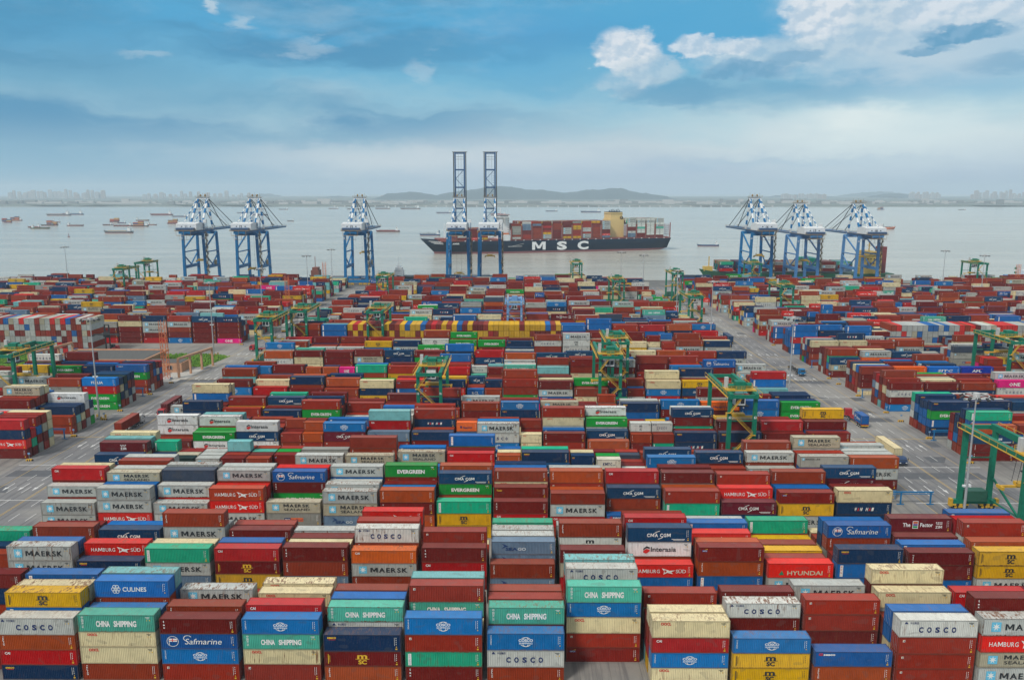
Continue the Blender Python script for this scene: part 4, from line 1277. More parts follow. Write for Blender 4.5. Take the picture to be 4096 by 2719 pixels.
sts(-273, '11', 'blue quay crane numbered 11, leftmost on the quay, boom lowered', sprz=19)
sts(-228, '12', 'blue quay crane numbered 12, boom lowered seaward', sprz=12, spry=12)
sts(-137, '13', 'blue quay crane numbered 13 standing alone, boom lowered', sprz=24, spry=40)
sts(-51, '14', 'blue quay crane numbered 14 with boom raised upright', True, sprz=8)
sts(-24.5, '15', 'blue quay crane numbered 15 with boom raised upright', True, sprz=23)
sts(203, '16', 'blue quay crane numbered 16 above the green feeder ship', sprz=24, spry=6, pale=False)
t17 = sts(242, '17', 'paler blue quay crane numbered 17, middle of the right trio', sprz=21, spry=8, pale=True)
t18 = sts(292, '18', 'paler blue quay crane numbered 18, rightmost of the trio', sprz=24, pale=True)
t17.scale = t18.scale = (1, 1, .935)


# ------------------------------------------------------------------ rubber-tyred yard cranes
def stripes(m, x0, x1, y0, y1, z0, z1, n=5):
    for i in range(n): m.box(x0 + (x1 - x0) * i / n, x0 + (x1 - x0) * (i + 1) / n, y0, y1, z0, z1, i % 2)


def make_rtg(body, trim, num, ty=8.0, sz=11.0):
    t = bpy.data.objects.new('yard_crane', None); C.objects.link(t)
    S, hx, TZ = 23.5, 3.55, 20.0
    for y in (0, S):
        for sx in (-1, 1):
            m = MB(); m.beam((sx * hx, y, 2.6), (sx * hx, y, TZ), 1.15, .9, w2=.95, h2=1.2); lg = m.build('leg', body, t)
            if y == 0: words('number_plate', num, lg, WORDW, (sx * hx, -.6, 14.2), .75)
        m = MB(); m.box(-hx - 1.6, hx + 1.6, y - .55, y + .55, 1.7, 2.7); m.beam((-hx, y, 13.4), (hx, y, 13.4), .28); m.build('sill_beam', body, t)
        for x in (-4.4, -2.2, 2.2, 4.4):
            m = MB(); m.cyl((x, y - .35, .8), (x, y + .35, .8), .8, 14); wl = m.build('wheel', RUBBER, t)
            m = MB(); m.cyl((x, y - .38, .8), (x, y + .38, .8), .36, 8); m.build('rim', YEL, wl)
        m = MB()
        for x in (-3.3, 3.3): stripes(m, x - 1.9, x + 1.9, y - .62, y + .62, 1.25, 1.68); m.box(x - .5, x + .5, y - .6, y + .6, .7, 1.24)
        for x in (-5.6, 5.6): m.box(x - .35, x + .35, y - .5, y + .5, 1.0, 2.9)
        m.build('wheel_guard', [YEL, DARK], t)
    for sx in (-1, 1):
        m = MB(); m.box(sx * hx - .5, sx * hx + .5, -1.4, S + 1.4, TZ, TZ + 1.5); m.build('main_girder', body, t)
        m = MB(); x = sx * (hx + .95); m.box(x + .25 * sx - .2, x + .25 * sx + .2, -1.4, S + 1.4, TZ + .5, TZ + .6)
        for y in [i * 3.3 - 1.3 for i in range(9)]: m.beam((x + sx * .42, y, TZ + .6), (x + sx * .42, y, TZ + 1.8), .07)
        for z in (1.8,): m.beam((x + sx * .42, -1.3, TZ + z), (x + sx * .42, S + 1.3, TZ + z), .09)
        m.build('handrail', trim, t)
        m = MB(); m.beam((sx * hx, 1, 8.4), (sx * hx, S / 2, 2.9), .4); m.beam((sx * hx, S - 1, 8.4), (sx * hx, S / 2, 2.9), .4); m.beam((sx * hx, S / 2, 2.9), (sx * hx, S - .8, 2.9), .3); 
        if sx > 0: m.build('side_brace', body, t)
    m = MB()
    for y in (-1.2, S + 1.2): m.box(-hx + .5, hx - .5, y - .3, y + .3, TZ + .2, TZ + 1.2)
    m.build('end_tie', body, t)
    # stair
    m = MB(); a = Vector((hx - .3, -.9, 3)); k = 0
    for (p, q) in (((-hx, -.95, 3.0), (hx - .6, -.95, 9.5)), ((hx - .6, -.95, 9.5), (-hx, -.95, 16)), ((-hx, -.95, 16), (-.4, -.95, TZ + .4))):
        m.beam(p, q, .55, .18)
        for o in (.55, 1.0): m.beam((p[0], p[1] - .28, p[2] + o), (q[0], q[1] - .28, q[2] + o), .07)
    for (x, z) in ((hx - .6, 9.5), (-hx, 16)): m.box(x - .8, x + .8, -1.3, -.6, z - .08, z)
    m.build('stair', trim, t)
    # engine room and switch room between the sills
    m = MB(); m.box(-2.6, 2.4, S - 1.3, S + 1.3, 2.8, 5.2); m.box(-2.8, 2.6, S - 1.5, S + 1.5, 2.7, 2.8); er = m.build('engine_room', DGREEN if body is GREEN else LBLUE, t)
    m = MB(); m.box(-2.2, 2.0, -1.0, 1.0, 2.8, 5.4); m.box(-2.9, 2.9, -1.6, 1.6, 2.72, 2.8)
    for i in range(5): m.beam((-2.8 + i * 1.4, -1.55, 2.8), (-2.8 + i * 1.4, -1.55, 3.9), .07)
    m.beam((-2.8, -1.55, 3.9), (2.8, -1.55, 3.9), .07); m.build('switch_room', LGREY if body is not GREEN else DGREEN, t)
    # trolley
    m = MB(); m.box(-4.3, 4.3, ty - 2.2, ty + 2.2, TZ + 1.55, TZ + 1.8)
    for y in (ty - 2.2, ty + 2.2):
        for z in (2.4, 2.9): m.beam((-4.3, y, TZ + z), (4.3, y, TZ + z), .08)
        for i in range(7): m.beam((-4.3 + i * 1.43, y, TZ + 1.8), (-4.3 + i * 1.43, y, TZ + 2.9), .08)
    m.build('trolley', trim, t)
    m = MB(); m.box(-1.4, 1.4, ty - 1.2, ty + 1.4, TZ + 1.8, TZ + 4.0); m.cyl((1.5, ty, TZ + 2.8), (3.2, ty, TZ + 2.8), .8, 12); m.cyl((-3.2, ty, TZ + 2.6), (-1.6, ty, TZ + 2.6), .6, 12)
    m.build('hoist_winch', body, t)
    m = MB(); m.box(-4.0, -3.0, ty + .8, ty + 1.8, TZ + 1.8, TZ + 4.8); m.build('exhaust_stack', LGREY, t)
    m = MB(); m.box(-1.7, 1.3, ty - 2.0, ty + .4, TZ - 2.6, TZ + .2); cb = m.build('operator_cab', WHITE, t)
    m = MB(); m.box(-1.45, -.3, ty - 2.05, ty - 2.0, TZ - 2.2, TZ - .7); m.box(-.1, 1.05, ty - 2.05, ty - 2.0, TZ - 2.2, TZ - .7); m.box(1.3, 1.34, ty - 1.6, ty - .1, TZ - 2.0, TZ - .8); m.build('window', GLASS, cb)
    m = MB(); m.box(-2.6, 2.2, ty - 2.3, ty + 2.0, TZ - 3.0, TZ - 2.75); m.build('cab_platform', DARK, t)
    m = MB()
    for x in (-3, 3):
        for y in (-.9, .9): m.beam((x, ty + 3 + y, sz + 1.1), (x * .7, ty + 3 + y, TZ + 1.5), .07)
    m.build('hoist_cable', BLACKP, t)
    m = MB(); m.box(-6.0, 6.0, ty + 2.7, ty + 3.3, sz, sz + .45); m.box(-2.6, 2.6, ty + 2, ty + 4, sz + .45, sz + 1.2)
    for x in (-5.9, 5.9): m.box(x - .25, x + .25, ty + 1.8, ty + 4.2, sz - .35, sz + .35)
    sp = m.build('spreader', YEL, t)
    return t


RT = [(-28, 243.5, '16', 9, 'numbered 16, straddling the sixth block behind a faded red roof row'), (32, 270.5, '23', 2, 'numbered 23 with its cab over cream boxes near the middle'),
      (63, 217, '63', 4, 'numbered 63, near the right road, spreader low over blue boxes'), (111.8, 162.5, '08', 1.5, 'numbered 08 standing on the right road, largest'),
      (-180, 270.5, '27', 7, 'numbered 27 at the left edge over pink and grey boxes'), (-114, 350, '14', 6, 'numbered 14 standing across the left road'),
      (-105.5, 377, '41', 5, 'numbered 41 just behind the one crossing the left road'), (-68.5, 375, '35', 8, 'numbered 35 in front of the yellow end-on wall'),
      (38, 297, '03', 6, 'numbered 03, behind crane 23, yellow spreader across'), (64.5, 511, '21', 10, 'far, between red boxes right of the middle'),
      (96.5, 431, '19', 6, 'tall, where the right road meets the yard behind'), (112, 560, '20', 9, 'far, beside a lamp mast at the right road'),
      (47, 636, '24', 12, 'farthest in the middle, against the water'), (-92, 535, '31', 5, 'far, left of centre beside the lone quay crane'),
      (-297, 588, '33', 5, 'far left, nearer of two'), (-306, 641, '34', 14, 'far left, farther of two, against the water'),
      (163, 481, '36', 7, 'right side between red and green boxes'), (190, 636, '37', 9, 'in front of quay crane 16'), (372, 641, '38', 12, 'far right, alone against the water'),
      (191, 299, '05', 8, 'cut by the right edge of the view')]
proto = {}
for X, D, num, ty, lab in RT:
    t = make_rtg(GREEN, YEL, num, ty, 10.5 + (D % 5))
    tag(t, 'green yard crane ' + lab, 'yard crane', 'green yard cranes over the container blocks'); t.location = (X, D, 0)
t = make_rtg(LBLUE, LBLUE, '43', 6, 12.0); t.location = (-2, 404, 0)
tag(t, 'pale blue yard crane with yellow spreader behind the end-on wall', 'yard crane', 'green yard cranes over the container blocks'); del t['group']


# ------------------------------------------------------------------ lamp masts
def make_mast(h=34.8):
    t = bpy.data.objects.new('lamp_mast', None); C.objects.link(t)
    m = MB(); m.cyl((0, 0, 0), (0, 0, h), .33, 12, 0, .13); m.cyl((0, 0, 0), (0, 0, .5), .8, 12); m.build('pole', GREYM, t, smooth=False)
    m = MB()
    for i in range(12):
        a, b = 2 * math.pi * i / 12, 2 * math.pi * (i + 1) / 12
        m.beam((2.4 * math.cos(a), 2.4 * math.sin(a), h), (2.4 * math.cos(b), 2.4 * math.sin(b), h), .14)
        if i % 2 == 0: m.beam((0, 0, h), (2.4 * math.cos(a), 2.4 * math.sin(a), h), .12)
    m.cyl((0, 0, h - .5), (0, 0, h + .5), .7, 10); m.build('lamp_ring', LGREY, t)
    for i in range(10):
        a = 2 * math.pi * i / 10; c, s = math.cos(a), math.sin(a)
        m = MB(); m.beam((2.5 * c, 2.5 * s, h - .1), (3.2 * c, 3.2 * s, h - .55), .55, .3); m.build('floodlight', DARK, t)
    m = MB()
    for i in range(4):
        a = math.pi / 4 + i * math.pi / 2; stripes(m, 2 * math.cos(a) - .25, 2 * math.cos(a) + .25, 2 * math.sin(a) - .25, 2 * math.sin(a) + .25, 0, 1.1, 3)
    m.build('bollard_guard', [YEL, BLACKP], t)
    m = MB(); m.box(.3, .8, -.25, .25, h * .42, h * .42 + .5); m.box(-.9, -.3, -.2, .2, h * .42, h * .42 + .4); m.build('camera_box', WHITE, t)
    return t


m0 = None
for X, D, lab in ((96.2, 163, 'beside the large green yard crane, nearest mast'), (-144.5, 264, 'at the left road before the gantry frames'), (-146, 373, 'at the tip of the grass corner'),
                  (-145, 445, 'left of the road behind the grey boxes'), (-143.5, 539, 'left of the road near an orange tower'), (-357, 626, 'far left, alone against the water'),
                  (-141, 600, 'just left of quay crane 13'), (74, 575, 'below the stern of the big ship'), (86, 548, 'right of the big ship stern'), (87.5, 437, 'behind the twin green yard cranes at right'),
                  (93, 380, 'on the right road among dashes'), (93.5, 268, 'tall on the right road before the blue stacks'), (314, 590, 'right, against open water'), (317, 545, 'right, in front of the lone far yard crane')):
    t = make_mast() if m0 is None else copy_tree(m0)
    m0 = m0 or t
    t.location = (X, D, 0); tag(t, 'tall grey lamp mast ' + lab, 'lamp mast', 'floodlight masts in the yard')


def lattice(X, D, h, lab):
    m = MB(); s = 1.1
    for x in (-s, s):
        for y in (-s, s): m.beam((x, y, 0), (x, y, h), .17)
    z = 0; k = 0
    while z < h - 1:
        for (a, b) in (((-s, -s), (s, -s)), ((s, -s), (s, s)), ((s, s), (-s, s)), ((-s, s), (-s, -s))):
            m.beam((a[0], a[1], z), (b[0], b[1], z + 2), .09); m.beam((a[0], a[1], z), (b[0], b[1], z), .09)
        z += 2
    t = thing('lattice_tower', lab, 'tower', (X, D, 0), 0, 'orange lattice towers')
    m.build('lattice_frame', ORANGE, t); m = MB(); m.box(-1.8, 1.8, -1.8, 1.8, 0, .7); m.build('base_block', LGREY, t)
    return t


lattice(-146.5, 322, 25, 'orange lattice tower beside the flat-roofed hut'); lattice(-147, 502, 25, 'orange lattice tower behind the grey stacked boxes left of the road')
lattice(-148, 605, 25, 'orange lattice tower nearest the quay, left of crane 13'); lattice(375, 600, 24, 'orange lattice tower at the right edge by the water')

# ------------------------------------------------------------------ hut, gantry frames, grass corner
t = thing('substation_hut', 'low tan flat-roofed hut with grey roof beside the grass', 'building', (0, 0, 0))
PEACH = principled('peach_render', (.50, .27, .16), .8); ROOFG = principled('bitumen_roof', (.10, .10, .095), .9)
m = MB().box(-205, -164, 339, 362, 0, 4.6); wl = m.build('wall', PEACH, t)
m = MB().box(-204.2, -164.8, 339.8, 361.2, 4.4, 4.72); m.build('roof', ROOFG, t)
m = MB()
for a in (-206, -163.4): m.box(a, a + .6, 338.4, 362.6, 4.3, 5.1)
for a in (338.4, 362): m.box(-205.4, -163.4, a, a + .6, 4.3, 5.1)
m.build('parapet', PEACH, t)
m = MB().box(-163.4, -146, 336, 345, 0, 4); m.build('annexe', PEACH, t)
m = MB().box(-163, -146.5, 336.4, 344.6, 4.0, 4.2); m.build('annexe_roof', ROOFG, t)
m = MB().box(-152.5, -150, 335.9, 336, 1.2, 2.9); w_ = m.build('window', GLASS, t)
m = MB()
for x in (-152.5, -151.3, -150.1): m.box(x - .05, x + .05, 335.84, 335.9, 1.15, 2.95)
m.build('window_frame', WHITE, w_)
for (xa, ya, xb, yb, lab) in ((-143, 326, -129.8 - 8, 350, 'right of the tan hut'), (-212, 336, -207.5, 362, 'left of the tan hut')):
    m = MB(); n = 4
    for i in range(n):
        x, y = xa + (xb - xa) * i / (n - 1), ya + (yb - ya) * i / (n - 1); m.box(x - .4, x + .4, y - .4, y + .4, 0, 7.6)
    tt = thing('portal_frame', 'peach concrete portal frame ' + lab, 'portal frame', (0, 0, 0), 0, 'portal frames by the hut')
    m.build('post', PEACH, tt); m = MB(); m.beam((xa, ya, 8), (xb, yb, 8), .9, .9); m.build('crossbeam', PEACH, tt)
sheet('gravel_yard', [(-150, 318), (-139, 318), (-139, 343), (-150, 340)], .008, principled('pale_gravel', (.42, .41, .38), .9))


def grass(name, pts, n, seed):
    r = random.Random(seed); m = MB(); xs = [p[0] for p in pts]; ys = [p[1] for p in pts]
    def inside(x, y):
        c = False
        for i in range(len(pts)):
            (x1, y1), (x2, y2) = pts[i], pts[i - 1]
            if (y1 > y) != (y2 > y) and x < (x2 - x1) * (y - y1) / (y2 - y1) + x1: c = not c
        return c
    m.add([(x, y, .03) for x, y in pts], [tuple(range(len(pts)))])
    k = 0
    while k < n:
        x, y = r.uniform(min(xs), max(xs)), r.uniform(min(ys), max(ys))
        if not inside(x, y): continue
        k += 1; s = r.uniform(.25, .7); h = r.uniform(.25, 1.0) * (1.6 if r.random() < .1 else 1); a = r.random() * 3.1; c, d = math.cos(a) * s, math.sin(a) * s
        m.add([(x - c, y - d, .03), (x + c, y + d, .03), (x + c * .6 + r.uniform(-.2, .2), y + d * .6, h), (x - c * .5, y - d * .5 + .2, h * .8)], [(0, 1, 2, 3)])
    mt = bpy.data.materials.get('grass_green')
    if not mt:
        mt = bpy.data.materials.new('grass_green'); mt.use_nodes = True; w = NT(mt.node_tree); o = w.new('ShaderNodeOutputMaterial'); b = w.new('ShaderNodeBsdfPrincipled'); w.l.new(b.outputs[0], o.inputs[0])
        nn = w.noise(w.new('ShaderNodeTexCoord').outputs['Object'], .22, 6, .7); w.put(b, 'Base Color', w.ramp(nn, [(.3, lin(50, 92, 22)), (.5, lin(92, 138, 34)), (.72, lin(140, 160, 66))])); w.put(b, 'Roughness', .8)
    o = m.build(name, mt); return tag(o, 'rough green grass growing in the yard corner', 'grass', None, 'stuff')


grass('grass', [(-300, 342), (-207, 342), (-207, 364), (-163, 364), (-163, 347), (-140.5, 347), (-137.5, 370), (-150, 374.5), (-205, 373), (-300, 373)], 12000, 3)

# ------------------------------------------------------------------ trucks and the mast lift
def wheels(m_par, xs, ys, r=.5):
    for y in ys:
        for x in xs:
            m = MB(); m.cyl((x - .17, y, r), (x + .17, y, r), r, 14); w_ = m.build('wheel', RUBBER, m_par)
            m = MB(); m.cyl((x - .19, y, r), (x + .19, y, r), r * .5, 10); m.build('rim', LGREY, w_)


def truck(X, Y, rz, cabmat, chassis, label, low=False):
    """tractor and skeletal trailer; heads along local -y, trailer towards +y"""
    t = thing('container_truck', label, 'truck', (X, Y, 0), rz, 'container trucks on the roads')
    m = MB(); h = 2.5 if low else 3.1
    v = [(-1.2, .35, .75), (1.2, .35, .75), (1.2, 2.5, .75), (-1.2, 2.5, .75), (-1.2, .1, 1.4), (1.2, .1, 1.4), (-1.15, .15, 1.7), (1.15, .15, 1.7), (-1.1, .6, h - .15), (1.1, .6, h - .15), (-1.1, 1.0, h), (1.1, 1.0, h), (-1.15, 2.5, h), (1.15, 2.5, h)]
    m.add(v, [(0, 1, 5, 4), (4, 5, 7, 6), (6, 7, 9, 8), (8, 9, 11, 10), (10, 11, 13, 12), (12, 13, 2, 3), (1, 2, 13, 11, 9, 7, 5), (0, 4, 6, 8, 10, 12, 3)])
    cb = m.build('cab', cabmat, t)
    m = MB(); m.add([(-1.0, .17, 1.75), (1.0, .17, 1.75), (.95, .52, h - .3), (-.95, .52, h - .3)], [(0, 1, 2, 3)])
    m.add([(1.19, .6, 1.7), (1.19, 1.7, 1.7), (1.14, 1.7, h - .4), (1.14, .8, h - .4)], [(0, 1, 2, 3)]); m.add([(-1.19, .6, 1.7), (-1.19, 1.7, 1.7), (-1.14, 1.7, h - .4), (-1.14, .8, h - .4)], [(3, 2, 1, 0)])
    m.build('windscreen', GLASS, cb)
    m = MB()
    for x in (-.85, .85): m.box(x - .2, x + .2, .05, .12, 1.0, 1.2)
    m.build('headlight', WHITE, cb); m = MB()
    for x in (-1.4, 1.4): m.box(x - .1, x + .1, .35, .5, 1.8, 2.4)
    m.build('mirror', DARK, cb)
    m = MB()
    for x in (-.45, .45): m.box(x - .1, x + .1, .6, 6.2, .72, .95)
    m.box(-1.15, 1.15, .1, .3, .4, .7); m.build('tractor_frame', DARK, t)
    wheels(t, (-1.0, 1.0), (1.3, 4.4, 5.6))
    m = MB()
    for x in (-.5, .5): m.box(x - .12, x + .12, 3.6, 15.6, 1.05, 1.35)
    for y in (3.7, 7, 9.5, 12, 15.4): m.box(-1.22, 1.22, y - .15, y + .15, 1.1, 1.38)
    m.build('trailer_frame', chassis, t)
    wheels(t, (-1.0, 1.0), (12.0, 13.3, 14.6))
    m = MB(); m.box(-1.2, 1.2, 15.6, 15.7, .75, 1.05); m.build('tail_board', YEL, t)
    return t


def loaded(tx, ty, rz, code, label, L=12.19, off=3.6):
    """box lying on a trailer"""
    c = dict(X=0, D=0, z=0, L=L, H=HC, code=code, col=code_col(code, random.Random(3)))
    c['X'] = .5
    o = make_container(c, label, 'shipping containers riding on trucks'); 
    d = Vector((math.sin(rz) * -1, math.cos(rz), 0))          # trailer direction (+y local)
    base = Vector((tx, ty, 1.39)) + d * off
    side = Vector((math.cos(rz), math.sin(rz), 0))
    # box local +x runs along the trailer, local -y faces one side
    o.rotation_euler = (0, 0, rz + math.pi / 2); o.location = base + side * (CW / 2)
    return o


x1, y1_ = at(505, 1728); x2, y2_ = at(565, 1690)
# local frames: rz = 0 has the cab nearer the camera
truck(-128, 260, math.pi, LGREY, DARK, 'truck with pale cab hauling a plain maroon box away up the left road'); loaded(-128, 260, math.pi, 'u', 'maroon shipping container on the pale-cabbed truck, left road')
truck(-123.4, 264, 0, REDP, DARK, 'red-cabbed truck on the left road under a maroon box')
loaded(-123.4, 264, 0, 'Z', 'maroon shipping container with white words on the red-cabbed truck')
truck(-104.2, 266, R(90), DARK, DARK, 'dark truck side-on behind navy boxes, its tail in the left road'); o = loaded(-104.2, 266, R(90), 'M', 'light grey shipping container side-on on the dark truck, left road')
o.rotation_euler = (0, 0, 0); o.location = (-120, 264.8, 1.39)
truck(114.5, 270, math.pi, REDP, REDP, 'red truck on the right road with a short blue box at its tail')
loaded(114.5, 270, math.pi, 's', 'short blue shipping container on the red truck tail, right road', 6.06, 9.6)
truck(109.5, 217, 0, principled('tractor_navy', (.02, .05, .13), .4), DARK, 'low navy yard tractor with yellow bumper hauling a long cream box', True)
loaded(109.5, 217, 0, 'O', 'long cream shipping container behind the navy yard tractor')
for (x_, y_, rz_, cm_, ch_, cd_, la) in ((-117.5, 372, 0, LGREY, DARK, 'k', 'pale'), (120.5, 330, 0, BLUE, DARK, None, 'blue'), (109.0, 418, math.pi, LGREY, DARK, 'G', 'pale'), (-131, 452, math.pi, REDP, DARK, 'M', 'red'), (106.5, 470, 0, DARK, DARK, None, 'dark'), (118, 520, math.pi, LGREY, REDP, 'k', 'white')):
    truck(x_, y_, rz_, cm_, ch_, f"far {la}-cabbed truck on the {'left' if x_ < 0 else 'right'} road, {'empty' if cd_ is None else 'loaded'}")
    if cd_: loaded(x_, y_, rz_, cd_, f"{T[cd_][2]} on the far {la}-cabbed truck, {'left' if x_ < 0 else 'right'} road")
t = truck(0, 0, 0, REDP, REDP, 'bright red truck with empty red trailer parked by the magenta box'); t.location = (-132.5, 384, 0); t.rotation_euler = (0, 0, R(-90))
x, y = at(450, 1410)
t = thing('container_handler', 'red empty-container handler with tall black mast, raised before dark red boxes', 'container handler', (x, y - 3, 0), math.pi)
m = MB(); m.box(-1.9, 1.9, -5.6, 1.0, .7, 2.0); m.box(-1.9, -1.0, -2, 1.6, 2.0, 2.6); m.box(-1.6, 1.6, -5.6, -3.6, 2.0, 2.9); m.build('chassis', REDP, t)
m = MB(); m.box(-.9, .9, -3.2, -1.2, 2.1, 4.0); m.build('operator_cab', GLASS, t)
wheels(t, (-1.7, 1.7), (-4.6, .4), .8)
m = MB()
for x_ in (-1.0, 1.0): m.box(x_ - .22, x_ + .22, 1.5, 2.1, .6, 14.2)
for z in (2, 5, 8, 11, 14): m.box(-1.2, 1.2, 1.6, 2.0, z, z + .35)
m.build('lift_mast', BLACKP, t)
m = MB(); m.box(-6.0, 6.0, 2.4, 3.0, 9.4, 10.0); m.box(-1.6, 1.6, 2.1, 2.5, 8.4, 10.8)
for x_ in (-6, 6): m.box(x_ - .2, x_ + .2, 2.2, 4.2, 9.0, 9.6)
m.build('side_spreader', DARK, t)

# small yellow and black kerb guards at the block corners, blue plug frames between blocks
g0 = None; n_ = 0
for side, x in (('left', -142.0), ('right', 130.2)):
    for D in (220, 243.5, 262.5, 273.5, 297, 316, 400, 326 if side == 'right' else 425):
        if g0 is None:
            g0 = thing('kerb_guard', 'x', 'kerb guard', (0, 0, 0)); g0.scale = (.75, .75, .75); m = MB(); stripes(m, -1.3, 1.3, -.35, .35, 0, .55, 6); m.box(-1.1, 1.1, -.2, .2, .55, .8); m.build('striped_block', [YEL, BLACKP], g0)
            m = MB(); m.cyl((0, 0, .8), (0, 0, 3.2), .06, 6); m.build('post', GREYM, g0); m = MB(); m.box(-.45, .45, -.04, 0, 2.6, 3.3); m.build('sign_board', LBLUE, g0); t = g0
        else: t = copy_tree(g0)
        t.location = (x, D, 0); n_ += 1
        row_ = {220: 'nearest', 243.5: 'second nearest', 262.5: 'third nearest', 273.5: 'fourth nearest', 297: 'fifth nearest', 316: 'sixth nearest', 326: 'seventh nearest', 400: 'farthest', 425: 'farther than farthest'}[D]
        row_ = {'farther than farthest': 'outermost'}.get(row_, row_)
        tag(t, f'yellow and black striped kerb guard, {row_} along the {side} road', 'kerb guard', 'striped kerb guards at block corners')
p0 = None
for (x, D, s, lab) in ((-147, 241, 1, 'left road, nearest'), (-147, 294.5, 1, 'left road, farther'), (99.5, 189, 1, 'right road beside the block of grey boxes'), (134, 241.5, -1, 'beyond the right road, nearest'), (134, 294.5, -1, 'beyond the right road, middle'), (134, 347.5, -1, 'beyond the right road, farthest')):
    if p0 is None:
        p0 = thing('service_frame', 'x', 'service frame', (0, 0, 0)); m = MB()
        for q in (-4, 3.4): m.beam((q, 0, 0), (q, 0, 3.2), .28); m.beam((q - .9, 0, .1), (q + .9, 0, .1), .2)
        m.build('post', BLUE, p0); m = MB(); m.beam((-12, 0, 3.3), (4, 0, 3.3), .3); m.beam((-12, 0, 2.8), (4, 0, 2.8), .14); m.build('crossbeam', BLUE, p0); t = p0
    else: t = copy_tree(p0)
    t.location = (x, D, 0); t.rotation_euler = (0, 0, 0 if s > 0 else math.pi); tag(t, 'low blue steel service frame, ' + lab, 'service frame', 'blue service frames by the roads')
# ------------------------------------------------------------------ ships
SEAZ = -4.0
HULLNAVY = principled('hull_navy', (.003, .014, .032), .6, 0, .08); BOOT = principled('hull_boot_red', (.26, .09, .09), .6); HULLRED = principled('hull_red', (.20, .035, .035), .6)
HULLGREEN = principled('hull_green', (.01, .11, .05), .5); HULLBLACK = principled('hull_black', (.02, .02, .025), .6); HULLGREY = principled('hull_grey', (.11, .12, .13), .6); HULLBLUE = principled('hull_blue', (.03, .08, .18), .5)
HATCH = principled('hatch_rust', (.22, .075, .05), .7); SAND = principled('cargo_sand', (.34, .25, .15), .9); CARGOG = principled('deck_grey', (.2, .21, .21), .7)


def hull_mesh(m, L, B, F, boot=1.5, rake=.04, flare=.25, stern=.9, n=22, sheer=.0, mi=(0, 1), y0=0.0):
    """hull from bow (x = 0) to stern (x = L); z 0 is the waterline"""
    S = []
    for i in range(n + 1):
        t = i / n; x = L * t
        tb = min(1, t / .22); ts = min(1, (1 - t) / .12)
        deck = B / 2 * (1 - (1 - tb) ** 2.4) * (stern + (1 - stern) * ts)
        wl = B / 2 * (1 - (1 - max(0, min(1, (t - .02) / .30))) ** 1.8) * (1 - (1 - min(1, (1 - t) / .16)) ** 2 * .55)
        f = F * (1 + sheer * (max(0, 1 - t / .15) ** 1.5))
        xs = L * rake * (1 - t) ** 6
        zl = -2.0 if t < .93 else -2 + (t - .93) / .07 * F * .28 * (1 if B > 20 else .3)
        row = [(x + xs * 1.1, wl * .96, zl), (x + xs, wl, max(zl + .05, boot)), (x + xs * .55, wl * .6 + deck * .4, max(zl + .1, f * .45 + boot * .5)), (x, deck, f)]
        S.append(row)
    v = []; f_ = []
    for sgn in (1, -1):
        base = len(v)
        for row in S: v += [(x, y0 + sgn * y, z) for x, y, z in row]
        for i in range(n):
            for j in range(3):
                a, b, c, d = base + i * 4 + j, base + (i + 1) * 4 + j, base + (i + 1) * 4 + j + 1, base + i * 4 + j + 1
                f_.append(((a, b, c, d) if sgn < 0 else (d, c, b, a), mi[1] if j == 0 else mi[0]))
    k = (n + 1) * 4
    for i in range(n): f_.append(((i * 4 + 3, k + i * 4 + 3, k + (i + 1) * 4 + 3, (i + 1) * 4 + 3), 2 if len(mi) > 2 else mi[0]))
    for j in range(3): a, b = n * 4 + j, k + n * 4 + j; f_.append(((a, b, b + 1, a + 1), mi[1] if j == 0 else mi[0]))
    o = len(m.v); m.v += v
    for q, mm in f_: m.f.append(tuple(i + o for i in q)); m.m.append(mm); m.c.append((1, 1, 1, 1))
    return m


